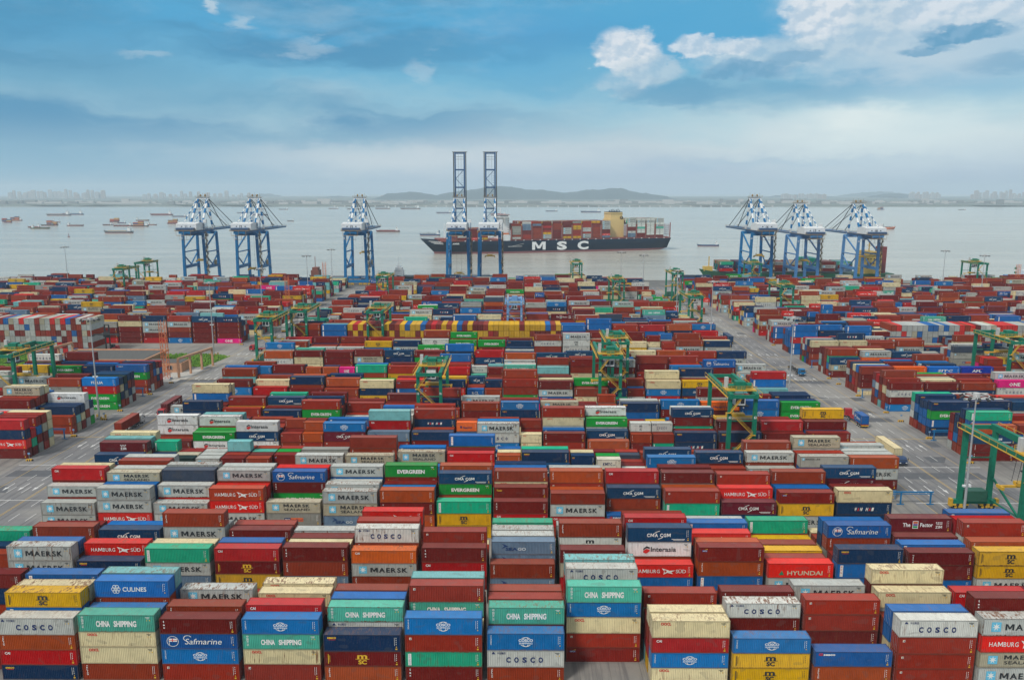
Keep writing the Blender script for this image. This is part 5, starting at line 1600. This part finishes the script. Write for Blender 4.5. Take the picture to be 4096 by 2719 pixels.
def build_big_ship():
    ax, ay = -124.0, 1046.0; ang = math.atan2(108, 345); L, B, F = 361.0, 51.0, 17.0
    t = thing('container_ship', 'huge navy-hulled container ship under way behind the upright booms', 'ship', (ax, ay, SEAZ), ang)
    m = hull_mesh(MB(), L, B, F, 2.6, .05, sheer=.22, y0=B / 2, n=40); m.build('hull', [HULLNAVY, BOOT], t, smooth=True)
    d = Vector((math.cos(ang), math.sin(ang))); nrm = Vector((-d.y, d.x))
    def s_of(u):        # distance along the near side seen at column u
        k = (u - VPU) / FPX; cz, sz = math.cos(PITCH), math.sin(PITCH) * 80
        # X = k*(Y*cz+sz)
        return (k * (ay * cz + sz) - ax) / (d.x - k * d.y * cz)
    for ch, u0, u1 in (('M', 2128, 2182), ('S', 2227, 2267), ('C', 2309, 2353)):
        s0, s1 = s_of(u0), s_of(u1); v, f = word2d(ch, 3, .05); v = v.copy(); v[:, 0] *= (s1 - s0) / v[:, 0].max(); v[:, 1] *= 10.8
        me = np_mesh('hull_letter', [(s0 + a, -.35, 4.2 + b) for a, b in v], [i for q in f for i in q], [len(q) for q in f], None, None, [WORDW])
        o = bpy.data.objects.new('hull_letter', me); C.objects.link(o); o.parent = t
    v, f = word2d('MSC AMBR', 2, .03); v = v.copy() * 2.0; v[:, 0] *= 1.5
    me = np_mesh('bow_name', [(30 + a, -.2 + (30 - 30) * 0, 13.2 + b) for a, b in v], [i for q in f for i in q], [len(q) for q in f], None, None, [WORDW])
    o = bpy.data.objects.new('bow_name', me); C.objects.link(o); o.parent = t
    m = MB()
    for k in range(3): m.beam((9 + k * 3, 12.6 - k * 1.6, 17.6 - k * 1.5), (26 + k * .5, 3.2 - k * .0, 16.9 - k * 1.5), .3, .45)
    m.build('bow_stripe', WORDW, t)
    m = MB(); m.box(s_of(2032), s_of(2088), -.5, -.2, 9.0, 9.7); m.beam((s_of(2050), -.4, 9.7), (s_of(2095), -.4, 13.0), .3); m.build('gangway', LGREY, t)
    m = MB()
    for i in range(26):
        x = 55 + i * 11.7; m.box(x, x + 1.6, -.12, .4, F + .02, F + .9)
    m.build('mooring_light', WORDW, t)
    # lashing bridges and bays
    sb0, sb1, sf0, sf1 = s_of(1978), s_of(2048), s_of(2448), s_of(2508)
    cm = Mass(); br = MB(); r = random.Random(21); x = 46.0; bay = 0
    m = MB(); m.box(22, 44, 12, 38, F, F + 3.5); m.box(24, L - 4, 2, B - 2, F, F + 1.8); m.build('breakwater', RUSTY, t)
    pal = 'YYYYMMMkkkmmmmmuuueeeeoHRCAN'
    while x < L - 14:
        c0 = x
        if (x + 13 > sb0 and x < sb1 - 2) or (x + 13 > sf0 + 2 and x < sf1 - 2):
            x = (sb1 if x < sb1 else sf1) + 1; continue
        t_ = (x - 46) / (L - 60)
        tiers = int(round(4.2 + 3.6 * min(1, t_ * 3.2) + (1.2 if x > sf1 else 0)))
        lo = x + 14 > L
        for row in range(19):
            y = 1.6 + row * 2.5; hcap = tiers + (r.choice((-1, 0, 0, 0)) if row else r.choice((-1, 0, 0, 0)) if x < sf1 else 0)
            if x < 60: hcap -= 1 if row < 3 or row > 15 else 0
            z = F + 2.0; code = r.choice(pal)
            for k in range(hcap):
                if row not in (0, 1) and k < hcap - 2 and hcap > 4: z += HC; continue
                if r.random() < .6: code = r.choice(pal if x < sf1 else 'vvvvvCMMvmh')
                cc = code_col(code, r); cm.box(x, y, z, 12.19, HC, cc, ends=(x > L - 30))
                if row == 0 or (row == 1 and k > hcap - 3): 
                    kd = T[code][1]
                    if kd in ('maersk', 'mscb', 'mm', 'hamburg', 'cosco', 'seago'): cm.letters(x, y, z, kd, 12.19, HC, cc)
                z += HC
        hb = F + 2 + 2.9 * min(6, tiers - 2)
        for y in range(2, 50, 4): br.box(x - 1.7, x - 1.3, y - .2, y + .2, F + 1.8, hb)
        for z in (F + 5, F + 8, F + 11, F + 14, F + 17):
            if z < hb: br.box(x - 1.9, x - .9, 1, 49.5, z, z + .35)
        for y in (.9, 48.9): br.box(x - 2.2, x - .6, y, y + .7, F, hb + 1)
        x += 14.6; bay += 1
    br.box(L - 3.4, L - 2.4, .6, 1.6, F, F + 22); 
    for y in range(2, 50, 4): br.box(L - 3.2, L - 2.8, y, y + .4, F, F + 20)
    for z in (5, 8, 11, 14, 17): br.box(L - 3.4, L - 2.4, 1, 49, F + z, F + z + .3)
    br.build('lashing_bridge', RUSTY, t)
    o = cm.build('ship_containers'); o.location = (ax, ay, SEAZ); o.rotation_euler = (0, 0, ang)
    tag(o, 'stacked mixed containers carried on the deck of the huge navy ship', 'shipping containers', 'container stacks', 'stuff')
    # bridge
    bx = sb1 - 13
    m = MB(); m.box(bx, bx + 11, 6, 45, F, F + 31); m.box(bx - 3, bx + 10, 1, 50, F + 31, F + 34.5); m.box(bx, bx + 11, 1.2, 6, F, F + 7)
    m.beam((bx + 3, 2, F + 31), (bx + 6, 6.5, F + 22), 1.5, 4); br_ = m.build('bridge_tower', WHITE, t)
    m = MB(); m.box(bx - 3.1, bx + 10.1, .9, 50.1, F + 34.5, F + 35.1); m.build('bridge_roof', HULLRED, br_)
    m = MB(); m.box(bx - 3.06, bx + 8, .92, 50.05, F + 32.4, F + 33.7)
    for z in range(8, 30, 3): m.box(bx + 9, bx + 10, 5.9, 6, F + z, F + z + 1)
    m.build('window_band', GLASS, br_)
    m = MB(); m.beam((bx + 4, 25, F + 35), (bx + 4, 25, F + 43), .8); m.beam((bx + 4, 20, F + 39), (bx + 4, 30, F + 39), .5); m.cyl((bx + 7, 14, F + 35), (bx + 7, 14, F + 37), 1.3, 10); m.build('radar_mast', WHITE, br_)
    m = MB(); m.box(bx + 1, bx + 9, .4, 2.6, F + 8.5, F + 10.5); m.build('lifeboat', ORANGE, t)
    # funnel
    fx = s_of(2452)
    m = MB(); m.box(fx, fx + 21, 12, 38, F, F + 27); m.box(fx + 1.2, fx + 19, 13, 37, F + 27, F + 36.5); fn = m.build('funnel', CREAM, t)
    m = MB(); m.box(fx + 1, fx + 19.2, 12.8, 37.2, F + 33.8, F + 34.3); m.box(fx + 1.1, fx + 19.1, 12.9, 37.1, F + 36.5, F + 37.1); [m.cyl((fx + 3 + i * 2.6, 22, F + 37), (fx + 3 + i * 2.6, 22, F + 39.4 + (i % 3) * .7), .6, 8) for i in range(7)]; m.build('funnel_band', BLACKP, fn)
    m = MB(); m.cyl((fx + 17, 11.9, F + 29), (fx + 17, 11.7, F + 29), 2.4, 20); m.build('funnel_badge', BLACKP, fn)
    v, f = text2d('m', 2, .05); v2, f2 = text2d('SC', 2, .05); g = MB()
    g.add([(fx + 15.6 + a * 3.0, 11.6, F + 29.2 + b * 1.6) for a, b in v], f); g.add([(fx + 15.8 + a * 1.7, 11.6, F + 27.5 + b * 1.3) for a, b in v2], f2); g.build('funnel_mark', CREAM, fn)
    m = MB(); m.beam((33, 25, F), (33, 25, F + 24), 1.0, w2=.5)
    for a in (-3, 3): m.beam((33, 25 + a, F + 3), (33, 25, F + 14), .5)
    m.build('fore_mast', WHITE, t)


build_big_ship()


def vessel(name, u0, u1, v, kind, label, facing=1, hull=None, grp='vessels at anchor', yaw=None):
    """vessel whose waterline spans u0..u1 at row v; facing 1: bow to the left"""
    x0, D = at(u0, v, SEAZ); x1, _ = at(u1, v, SEAZ); L = x1 - x0; B = max(4.0, L * (.17 if L > 30 else .3)); r = random.Random(int(u0 * 7 + v))
    t = thing(name, label, {'tug': 'boat', 'patrol': 'boat'}.get(kind, 'ship'), (x0 if facing > 0 else x1, D + B / 2, SEAZ), 0 if facing > 0 else math.pi, grp)
    if yaw: t.rotation_euler[2] += yaw
    F = max(1.8, L * (.055 if kind == 'barge' else .07))
    hull = hull or r.choice((HULLRED, HULLGREY, HULLBLACK, HULLBLUE))
    m = hull_mesh(MB(), L, B, F, .25 * F, .04, sheer=.5, n=14, mi=(0, 1)); m.build('hull', [hull, BOOT if hull is not HULLRED else HULLBLACK], t)
    sx = L * .84; h = max(3.5, L * .095)
    m = MB(); m.box(sx, sx + L * .10, -B * .36, B * .36, F, F + h); m.box(sx + L * .01, sx + L * .07, -B * .3, B * .3, F + h, F + h * 1.5); w_ = m.build('wheelhouse', WHITE if kind != 'dark' else CARGOG, t)
    m = MB(); m.box(sx - .05, sx, -B * .3, B * .3, F + h * .6, F + h * .85); m.box(sx + L * .02, sx + L * .06, -B * .31, B * .31, F + h * 1.15, F + h * 1.35); m.build('window_band', GLASS, w_)
    m = MB(); m.beam((sx + L * .04, 0, F + h * 1.5), (sx + L * .04, 0, F + h * 2.4), max(.25, L * .004)); m.beam((L * .05, 0, F * 1.3), (L * .05, 0, F + h), max(.25, L * .004)); m.build('mast', CARGOG, t)
    if kind in ('barge', 'dark'):
        m = MB(); m.box(L * .13, L * .80, -B * .36, B * .36, F, F + L * .012 + .5); m.build('hatch', HATCH if r.random() < .5 else CARGOG, t)
    elif kind == 'sand':
        m = MB(); k = 7
        for i in range(k): a = L * (.14 + .64 * i / k); m.add([(a, -B * .34, F), (a + L * .09, -B * .34, F), (a + L * .09, B * .34, F), (a, B * .34, F), (a + L * .045, 0, F + L * .03)], [(0, 1, 4), (1, 2, 4), (2, 3, 4), (3, 0, 4)])
        m.build('sand_cargo', SAND, t)
    elif kind == 'boxes':
        tiers = 3; cols_ = max(2, int(L * .62 / 13)); m = MB(); mats = [principled('box_red', (.3, .04, .03)), principled('box_orange', (.45, .17, .05)), HULLBLUE, principled('box_brown', (.18, .05, .04)), principled('box_yellow', (.42, .3, .08))]
        for i in range(cols_):
            for k in range(tiers + (i % 2)):
                for j in range(2): m.box(L * .13 + i * 12.6, L * .13 + i * 12.6 + 12.1, -B * .4 + j * B * .4, -B * .4 + (j + .96) * B * .4, F + k * 2.6, F + k * 2.6 + 2.5, r.randrange(5))
        m.build('deck_cargo', mats, t)
    elif kind == 'tanker':
        m = MB(); m.box(L * .1, L * .8, -.8, .8, F + 1, F + 1.8); [m.box(L * q, L * q + 2, -B * .3, B * .3, F, F + 1.4) for q in (.2, .32, .45, .58, .7)]; m.beam((L * .45, 0, F), (L * .45, 0, F + h * 1.3), .8); m.build('deck_pipe', CARGOG, t)
        m = MB(); m.box(sx + L * .09, sx + L * .13, -2.5, 2.5, F + h * .6, F + h * 1.9); m.build('funnel', hull, t)
    return t


for a in ((3, 37, 892, 'boxes', 'small dark boat beside the box-laden barge, far left', -1, HULLBLUE), (24, 76, 884, 'boxes', 'box-laden barge with orange and red boxes, far left', 1, HULLRED),
          (97, 150, 911, 'barge', 'red-hulled boat behind the long dark green barge', 1, HULLRED), (110, 190, 916.5, 'barge', 'long dark green barge with rust-red hatches', -1, HULLGREEN),
          (150, 205, 904, 'dark', 'dark boat amid the left cluster', 1, HULLBLACK), (178, 222, 903, 'boxes', 'dark barge with maroon cargo right of the left cluster', -1, HULLBLACK),
          (187, 206, 886, 'barge', 'short grey boat with white house above the left cluster', 1, HULLGREY), (205, 230, 891, 'barge', 'short red boat with white house', 1, HULLRED),
          (257, 326, 905, 'barge', 'lone red and navy barge above the channel buoy', -1, HULLRED), (170, 270, 863.5, 'barge', 'low faint barge with long boom, nearer of two', 1, HULLGREY),
          (237, 322, 860, 'barge', 'low faint barge with house at right, farther of two', 1, HULLBLUE), (399, 440, 902, 'barge', 'small dark boat with white deck, left end of the middle cluster', 1, HULLBLACK),
          (427, 465, 890, 'boxes', 'box-laden boat at the back of the middle cluster', 1, HULLGREY), (441, 521, 906, 'barge', 'long red barge with black bow in the middle cluster', 1, HULLRED),
          (517, 586, 907.5, 'boxes', 'dark barge piled with red boxes', 1, HULLBLACK), (584, 621, 901, 'sand', 'low brown barge at the right end of the middle cluster', -1, HULLRED),
          (460, 495, 894, 'barge', 'blue boat behind the long red barge', 1, HULLBLUE), (536, 591, 884, 'sand', 'dark low barge above the red box pile', -1, HULLGREY),
          (590, 683, 862, 'barge', 'long dull red barge above the first quay crane', 1, HULLRED), (681, 740, 868, 'barge', 'navy barge with white house left of crane 11 mast', 1, HULLBLUE),
          (660, 713, 896, 'boxes', 'red barge with orange boxes touching crane 11', 1, HULLRED), (403, 521, 934, 'sand', 'long low brown barge nearest the left channel', 1, HULLGREY),
          (942, 980, 853, 'barge', 'tiny dark boat left of crane 12 mast', 1, HULLBLUE), (1002, 1067, 861.5, 'barge', 'thin grey barge seen through crane 12 mast', -1, HULLBLUE),
          (1145, 1173, 886, 'barge', 'small grey boat with pale roofs between cranes 12 and 13', 1, HULLGREY), (1500, 1597, 928, 'barge', 'maroon barge right of crane 13', 1, HULLRED),
          (1743, 1805, 853, 'barge', 'blue-grey coaster left of the upright boom', 1, HULLBLUE), (2181, 2230, 846, 'barge', 'little coaster right of the upright booms', 1, HULLBLUE),
          (2321, 2403, 850, 'barge', 'longer blue-grey coaster above the box ship', 1, HULLBLUE), (2432, 2480, 848, 'barge', 'little coaster behind the cream funnel', 1, HULLBLUE),
          (3502, 3533, 839, 'boxes', 'tiny dark boat right of crane 18 mast', 1, HULLBLUE), (3825, 3856, 840, 'barge', 'tiny boat far right near the far shore', 1, HULLGREY),
          (1310, 1352, 836, 'barge', 'faint far barge above crane 13', 1, HULLGREY), (1385, 1440, 838, 'barge', 'faint far barge right of crane 13 mast', 1, HULLGREY),
          (1498, 1560, 836.5, 'barge', 'faint far barge pair, left one', 1, HULLGREY), (1598, 1680, 837, 'barge', 'faint far barge pair, longer right one', 1, HULLGREY), (1020, 1060, 838, 'barge', 'faint far barge under the left hills', 1, HULLGREY),
          (1110, 1150, 839, 'barge', 'faint far barge between cranes 12 and 13', 1, HULLGREY), (760, 800, 840, 'barge', 'faint far barge over crane 11 apex', 1, HULLGREY)):
    vessel('cargo_boat', *a)
vessel('tanker', 3470, 3580, 917, 'tanker', 'orange-red tanker right of crane 18', -1, ORANGE, None)
vessel('tanker', 1676, 1760, 943, 'tanker', 'blue tanker with white house just behind the big ship bow', 1, HULLBLUE, None)
vessel('tugboat', 2787, 2875, 985, 'tug', 'white-topped tugboat trailing the big ship', 1, HULLBLUE, None)
t = thing('channel_buoy', 'small red channel buoy on the left water', 'buoy', (*at(267, 949, SEAZ), SEAZ))
m = MB(); m.cyl((0, 0, -.5), (0, 0, 1.3), 1.9, 14); m.build('float', HULLRED, t)
m = MB()
for i in range(4): a = i * math.pi / 2; m.beam((1.3 * math.cos(a), 1.3 * math.sin(a), 1.3), (.3 * math.cos(a), .3 * math.sin(a), 6), .18)
m.beam((-.7, 0, 3.2), (.7, 0, 3.2), .16); m.cyl((0, 0, 5.6), (0, 0, 6.6), .45, 8); m.build('beacon_frame', HULLRED, t)
t = thing('harbour_beacon', 'green and white banded harbour beacon far right', 'beacon', (*at(3965, 1110, 0), 0)); t.location[1] = 700
for i in range(7):
    m = MB(); m.cyl((0, 0, i * 1.8), (0, 0, i * 1.8 + 1.8), .9, 12); m.build('band', GREEN if i % 2 == 0 else WHITE, t)


m = MB(); a = math.atan2(108, 345); dx, dy = math.cos(a), math.sin(a); bx, by = -124 + 361 * dx, 1046 + 361 * dy
for (o, wd, l) in ((2, 5, 300), (44, 4, 240), (20, 10, 90)):
    x, y = bx - dy * o, by + dx * o; m.add([(x, y, SEAZ + .05), (x + dy * wd, y - dx * wd, SEAZ + .05), (x + dx * l + dy * wd * (.4 - o * .1), y + dy * l - dx * wd * .4, SEAZ + .05), (x + dx * l, y + dy * l + 1, SEAZ + .05)], [(0, 1, 2, 3)])
x, y = at(2880, 985, SEAZ); m.add([(x, y, SEAZ + .05), (x, y + 5, SEAZ + .05), (x + 70, y + 7, SEAZ + .05), (x + 70, y - 2, SEAZ + .05)], [(3, 2, 1, 0)])
fo = bpy.data.materials.new('wake_foam'); fo.use_nodes = True; w = NT(fo.node_tree); o_ = w.new('ShaderNodeOutputMaterial'); mx_ = w.new('ShaderNodeMixShader'); tr = w.new('ShaderNodeBsdfTransparent'); df = w.new('ShaderNodeBsdfDiffuse'); w.put(df, 0, (.6, .62, .62, 1))
w.put(mx_, 0, w.math('MULTIPLY', w.smooth(w.noise(w.new('ShaderNodeTexCoord').outputs['Object'], .12, 6, .7), .46, .66), .75)); w.l.new(tr.outputs[0], mx_.inputs[1]); w.l.new(df.outputs[0], mx_.inputs[2]); w.l.new(mx_.outputs[0], o_.inputs[0])
tag(m.build('wake_foam', fo), 'broken foam trailing astern of the moving vessels', None, None, 'stuff')


# berthed: black barges at the left quay, feeder ship at the right quay
def quay_vessel(x0, L, B, F, hull, name, label, y=712.0):
    t = thing(name, label, 'ship', (x0, y + B / 2, SEAZ)); hull_mesh(MB(), L, B, F, 1, .05, sheer=.35, n=18).build('hull', [hull, BOOT], t); return t


t = quay_vessel(-190, 82, 15, 5.5, HULLBLACK, 'barge', 'long black barge moored at the quay left of crane 13')
m = MB(); m.box(15, 62, -5.5, 5.5, 5.5, 6.5); m.build('hatch', CARGOG, t); m = MB(); m.box(3, 10, -5, 5, 5.5, 12); m.box(4, 9, -4, 4, 12, 14.5); m.beam((6, 0, 14), (6, 0, 24), .4); m.build('wheelhouse', HATCH, t)
t = quay_vessel(-116, 98, 16, 6.5, HULLBLACK, 'barge', 'long black barge moored at the quay right of crane 13')
m = MB(); m.box(22, 90, -6, 6, 6.5, 7.6); m.build('hatch', CARGOG, t); m = MB(); m.box(4, 12, -4, 4, 6.5, 12); m.box(5, 11, -4.4, 4.4, 12, 14.5); m.box(6, 9, -2, 2, 14.5, 16); m.beam((7.5, 0, 16), (7.5, 0, 25), .3); m.build('wheelhouse', WHITE, t)
t = quay_vessel(164, 172, 27, 9.5, HULLGREEN, 'feeder_ship', 'green-hulled feeder ship with yellow superstructure berthed under cranes 16 to 18')
m = MB(); m.box(146, 160, -12, 12, 9.5, 26); m.box(148, 158, -13, 13, 26, 29); m.box(140, 146, -12.5, -4, 9.5, 15); sp = m.build('superstructure', principled('ship_yellow', (.62, .42, .09), .55), t)
m = MB(); m.box(161, 167, -5, 5, 9.5, 33); m.build('funnel', HULLRED, t)
m = MB()
for z in (14, 18, 22): [m.box(147 + i * 2.8, 148 + i * 2.8, -12.06, -12, z, z + 1.2) for i in range(5)]
m.box(148.5, 157.5, -13.06, -13, 26.8, 28.2); m.build('window', GLASS, sp)
m = MB(); m.beam((153, 0, 29), (153, 0, 38), .8); m.beam((153, -4, 34), (153, 4, 34), .4); m.beam((9, 0, 10), (9, 0, 24), .8); m.box(4, 12, -3, 3, 11, 15); m.build('mast', principled('ship_yellow', (.62, .42, .09), .55), t)
cm = Mass(); r = random.Random(4)
for bx, top_, pal in ((16, 3, 'RGg'), (31, 3, 'mbG'), (46, 2, 'mM'), (62, 3, 'mkM'), (77, 3, 'MmO'), (92, 4, 'Bhhg'), (107, 3, 'mMm'), (122, 3, 'Amh')):
    for row in range(9):
        z = 11.5
        for k in range(top_):
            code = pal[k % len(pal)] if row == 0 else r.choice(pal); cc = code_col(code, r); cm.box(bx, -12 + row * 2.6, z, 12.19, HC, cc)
            if row == 0 and T[code][1] != 'none': cm.letters(bx, -12, z, T[code][1], 12.19, HC, cc)
            z += HC
o = cm.build('feeder_containers'); o.location = t.location; tag(o, 'stacked containers aboard the green feeder ship at the quay', 'shipping containers', 'container stacks', 'stuff')
t = thing('floating_crane', 'grey and blue floating crane cut by the right edge', 'floating crane', (458, 712, SEAZ))
m = MB(); m.box(-14, 30, 0, 20, 0, 7); m.build('pontoon', BLUE, t); m = MB(); m.box(-2, 26, 2, 16, 7, 12); m.build('deckhouse', WHITE, t)
m = MB()
for x in (12, 20):
    m.beam((x, 8, 12), (x + 2, 8, 44), 1.4, 1.4)
for z in range(14, 42, 5): m.beam((12, 8, z), (21, 8, z + 4), .5); m.beam((12, 8, z), (21, 8, z), .5)
m.box(9, 25, 5, 12, 26, 32); m.build('crane_tower', CARGOG, t)
t = thing('yellow_grab', 'yellow hopper frame before the blue floating crane', 'hopper', (438, 668, 0)); m = MB()
for x in (-6, 0, 6, 12):
    m.beam((x, 0, 0), (x + 2, 0, 11 - abs(x) * .3), .8); m.beam((x, 0, 8), (x + 5, 0, 3), .7)
m.box(-7, 14, -1, 2, 4.5, 6); m.build('hopper_frame', YEL, t)
# a few things standing on the quay apron
for (x, y, s, lab) in ((-108, 664, 1, 'blue parked car on the quay apron right of crane 13'), (-104, 640, 2, 'grey parked car at the head of the left road')):
    t = thing('parked_car', lab, 'car', (x, y, 0), .3); m = MB(); m.box(-2.1, 2.1, -.9, .9, .35, .95); m.add([(-1.5, -.8, .95), (1.3, -.8, .95), (1.3, .8, .95), (-1.5, .8, .95), (-.9, -.7, 1.5), (.8, -.7, 1.5), (.8, .7, 1.5), (-.9, .7, 1.5)], [(4, 5, 6, 7), (0, 1, 5, 4), (1, 2, 6, 5), (2, 3, 7, 6), (3, 0, 4, 7)])
    m.build('body', LBLUE if s == 1 else LGREY, t)
    for q in (-1.3, 1.3):
        for w_ in (-.85, .85): mm = MB(); mm.cyl((q, w_ - .1, .34), (q, w_ + .1, .34), .34, 10); mm.build('wheel', RUBBER, t)

# ------------------------------------------------------------------ far shore, hills, towers
LAND = principled('far_land', (.12, .145, .13), .9); HILL = principled('wooded_hill', (.02, .05, .06), .95); FARW = principled('far_concrete', (.50, .48, .46), .8); FARP = principled('far_pink_render', (.46, .38, .34), .8)


def skyline_h(v, D): return CAMH - D * math.tan(PITCH + math.atan((v - 1359.5) / FPX))


m = MB(); r = random.Random(9); xs = [-5600 + i * 140 for i in range(81)]; v = []
for x in xs: v += [(x, 4790 + r.uniform(-25, 25), SEAZ - .5), (x, 4800 + r.uniform(-20, 20), 4 + r.uniform(0, 5)), (x, 4950, 7 + r.uniform(0, 8)), (x * 1.9, 16500, 14)]
m.add(v, [(i * 4 + j, (i + 1) * 4 + j, (i + 1) * 4 + j + 1, i * 4 + j + 1) for i in range(80) for j in range(3)]); tag(m.build('far_shore_land', LAND), 'low green far shore across the water', None, None, 'structure')


def ridge(name, pts, D, depth, seed, label):
    """hill range whose crest follows (u, v) points of the photograph at distance D"""
    r = random.Random(seed); us = [p[0] for p in pts]; n = 90; ny = 9; V = []; from_u = us[0]; to_u = us[-1]
    ph = [r.uniform(0, 6) for _ in range(6)]
    for j in range(ny):
        tj = j / (ny - 1); dd = D + (tj - .5) * depth; prof = math.sin(math.pi * tj) ** .8 if 0 < tj < 1 else 0
        for i in range(n + 1):
            u = from_u + (to_u - from_u) * i / n; k = max(q for q in range(len(us) - 1) if us[q] <= u + 1e-6); f = (u - us[k]) / (us[k + 1] - us[k]); f = f * f * (3 - 2 * f) * .5 + f * .5
            vv = pts[k][1] + (pts[k + 1][1] - pts[k][1]) * f; h = max(2, skyline_h(vv, D))
            X = (u - VPU) / FPX * (D * math.cos(PITCH)); hh = h * (prof if j != ny // 2 else 1) * (1 + (.10 * math.sin(i * .9 + ph[j % 6]) + .07 * math.sin(i * 2.3 + j)) * (1 if j != ny // 2 else .12))
            V.append((X * (1 + (tj - .5) * depth / D * .3) + (0 if j == ny // 2 else r.uniform(-25, 25)), dd, max(0, hh)))
    F_ = [(j * (n + 1) + i, j * (n + 1) + i + 1, (j + 1) * (n + 1) + i + 1, (j + 1) * (n + 1) + i) for j in range(ny - 1) for i in range(n)]
    m = MB().add(V, F_); return tag(m.build(name, HILL, smooth=True), label, None, None, 'structure')


q = 1.7341
def P(*a): return [(x * q, y * q) for x, y in a]
ridge('hills', P((840, 466), (870, 458), (900, 447), (930, 444), (960, 443), (985, 447), (1010, 452), (1035, 444), (1070, 440), (1100, 436), (1130, 431), (1155, 429), (1180, 432), (1210, 437), (1250, 439), (1275, 441), (1300, 445), (1325, 443), (1345, 439), (1380, 438), (1410, 434), (1435, 436), (1455, 441), (1480, 446), (1520, 450), (1545, 458), (1600, 468)), 9200, 2000, 1, 'long wooded ridge behind the big ship')
ridge('hills', P((680, 470), (720, 462), (750, 455), (775, 452), (810, 457), (850, 462), (900, 468)), 12000, 2000, 2, 'faint low hills left of the long ridge')
ridge('hills', P((500, 470), (540, 460), (560, 453), (590, 449), (615, 447), (640, 453), (680, 468)), 14500, 2000, 3, 'faintest hills behind the second quay crane')
ridge('hills', P((1745, 468), (1775, 457), (1800, 451), (1825, 449), (1860, 454), (1890, 452), (1920, 455), (1960, 460), (1990, 466)), 12500, 2000, 4, 'pale hills behind cranes 16 and 17')
ridge('hills', P((1975, 468), (2000, 460), (2020, 454), (2045, 448), (2062, 447), (2085, 452), (2110, 460), (2140, 468)), 11000, 1700, 5, 'single rounded hill right of crane 18')
ridge('hills', P((1920, 462), (1960, 448), (2000, 444), (2030, 442), (2080, 447), (2130, 452), (2180, 462)), 15500, 2000, 6, 'fainter ridge behind the rounded hill')
# towers of the city across the water
r = random.Random(31); ti = 0; tp = {}
for (u0, u1, n, hmin, hmax, where) in ((30, 420, 26, 70, 150, 'far left skyline'), (560, 1000, 20, 60, 130, 'skyline behind cranes 11 and 12'), (1500, 1800, 8, 30, 60, 'foot of the long ridge, left part'), (2190, 2260, 6, 40, 75, 'foot of the long ridge, middle'),
                                  (2370, 2450, 8, 55, 90, 'foot of the long ridge behind the ship cargo'), (3120, 3300, 16, 60, 85, 'foot of the pale hills, row of slabs'), (3630, 3760, 12, 70, 110, 'right of the rounded hill'), (3880, 4090, 16, 60, 150, 'far right skyline')):
    for k in range(n):
        u = u0 + (u1 - u0) * (k + r.random() * .8) / n; D = r.uniform(8600, 10200); X = (u - VPU) / FPX * D * .984; h = r.uniform(hmin, hmax) * .72; w_ = r.uniform(24, 46)
        t = thing('apartment_tower', 'pale hazy high-rise across the water, ' + where, 'high-rise', (X, D, 8), 0, 'high-rises, ' + where)
        m = MB(); m.box(-w_ / 2, w_ / 2, -10, 10, 0, h); m.box(-w_ / 5, w_ / 5, -4, 4, h, h + 5)
        m.build('tower_walls', FARW if r.random() < .6 else FARP, t)
        m = MB()
        for z in range(4, int(h) - 3, 7): m.box(-w_ / 2 + 1.5, w_ / 2 - 1.5, -10.3, -10, z, z + 3)
        m.build('window_bands', CARGOG, t)
m = MB()
for k in range(520):
    x = r.uniform(-4300, 4300); D = r.uniform(4870, 5600); w_ = r.uniform(15, 90); h = r.uniform(5, 22) * (1.5 if r.random() < .1 else 1); m.box(x, x + w_, D, D + 25, 5, 7 + h, 0 if r.random() < .55 else 1)
m.box(-150, 620, 4980, 5020, 8, 24, 0); m.box(640, 1180, 5050, 5080, 8, 26, 0); m.box(-4000, -2300, 5000, 5030, 6, 20, 0)
tag(m.build('low_shore_buildings', [FARW, CARGOG]), 'low pale buildings massed along the far shore', 'buildings', None, 'stuff')
m = MB(); m.box(-1100, 1500, 4755, 4762, 3, 5)
for i in range(44): m.box(-1090 + i * 60, -1084 + i * 60, 4754, 4763, -5, 3)
t = m.build('pier', FARW); tag(t, 'long low pier on piles before the far shore', 'pier')

# ------------------------------------------------------------------ air
hm = bpy.data.materials.new('haze_air'); hm.use_nodes = True; w = NT(hm.node_tree); o_ = w.new('ShaderNodeOutputMaterial'); pv = w.new('ShaderNodeVolumePrincipled')
pv.inputs['Color'].default_value = (.76, .90, 1.0, 1); pv.inputs['Density'].default_value = 0.9e-4; pv.inputs['Anisotropy'].default_value = 0.0
w.l.new(pv.outputs[0], o_.inputs['Volume'])
o = MB().box(-16000, 16000, -300, 19000, -9, 260).build('haze', hm); tag(o, 'thin bluish harbour haze', None, None, 'stuff')
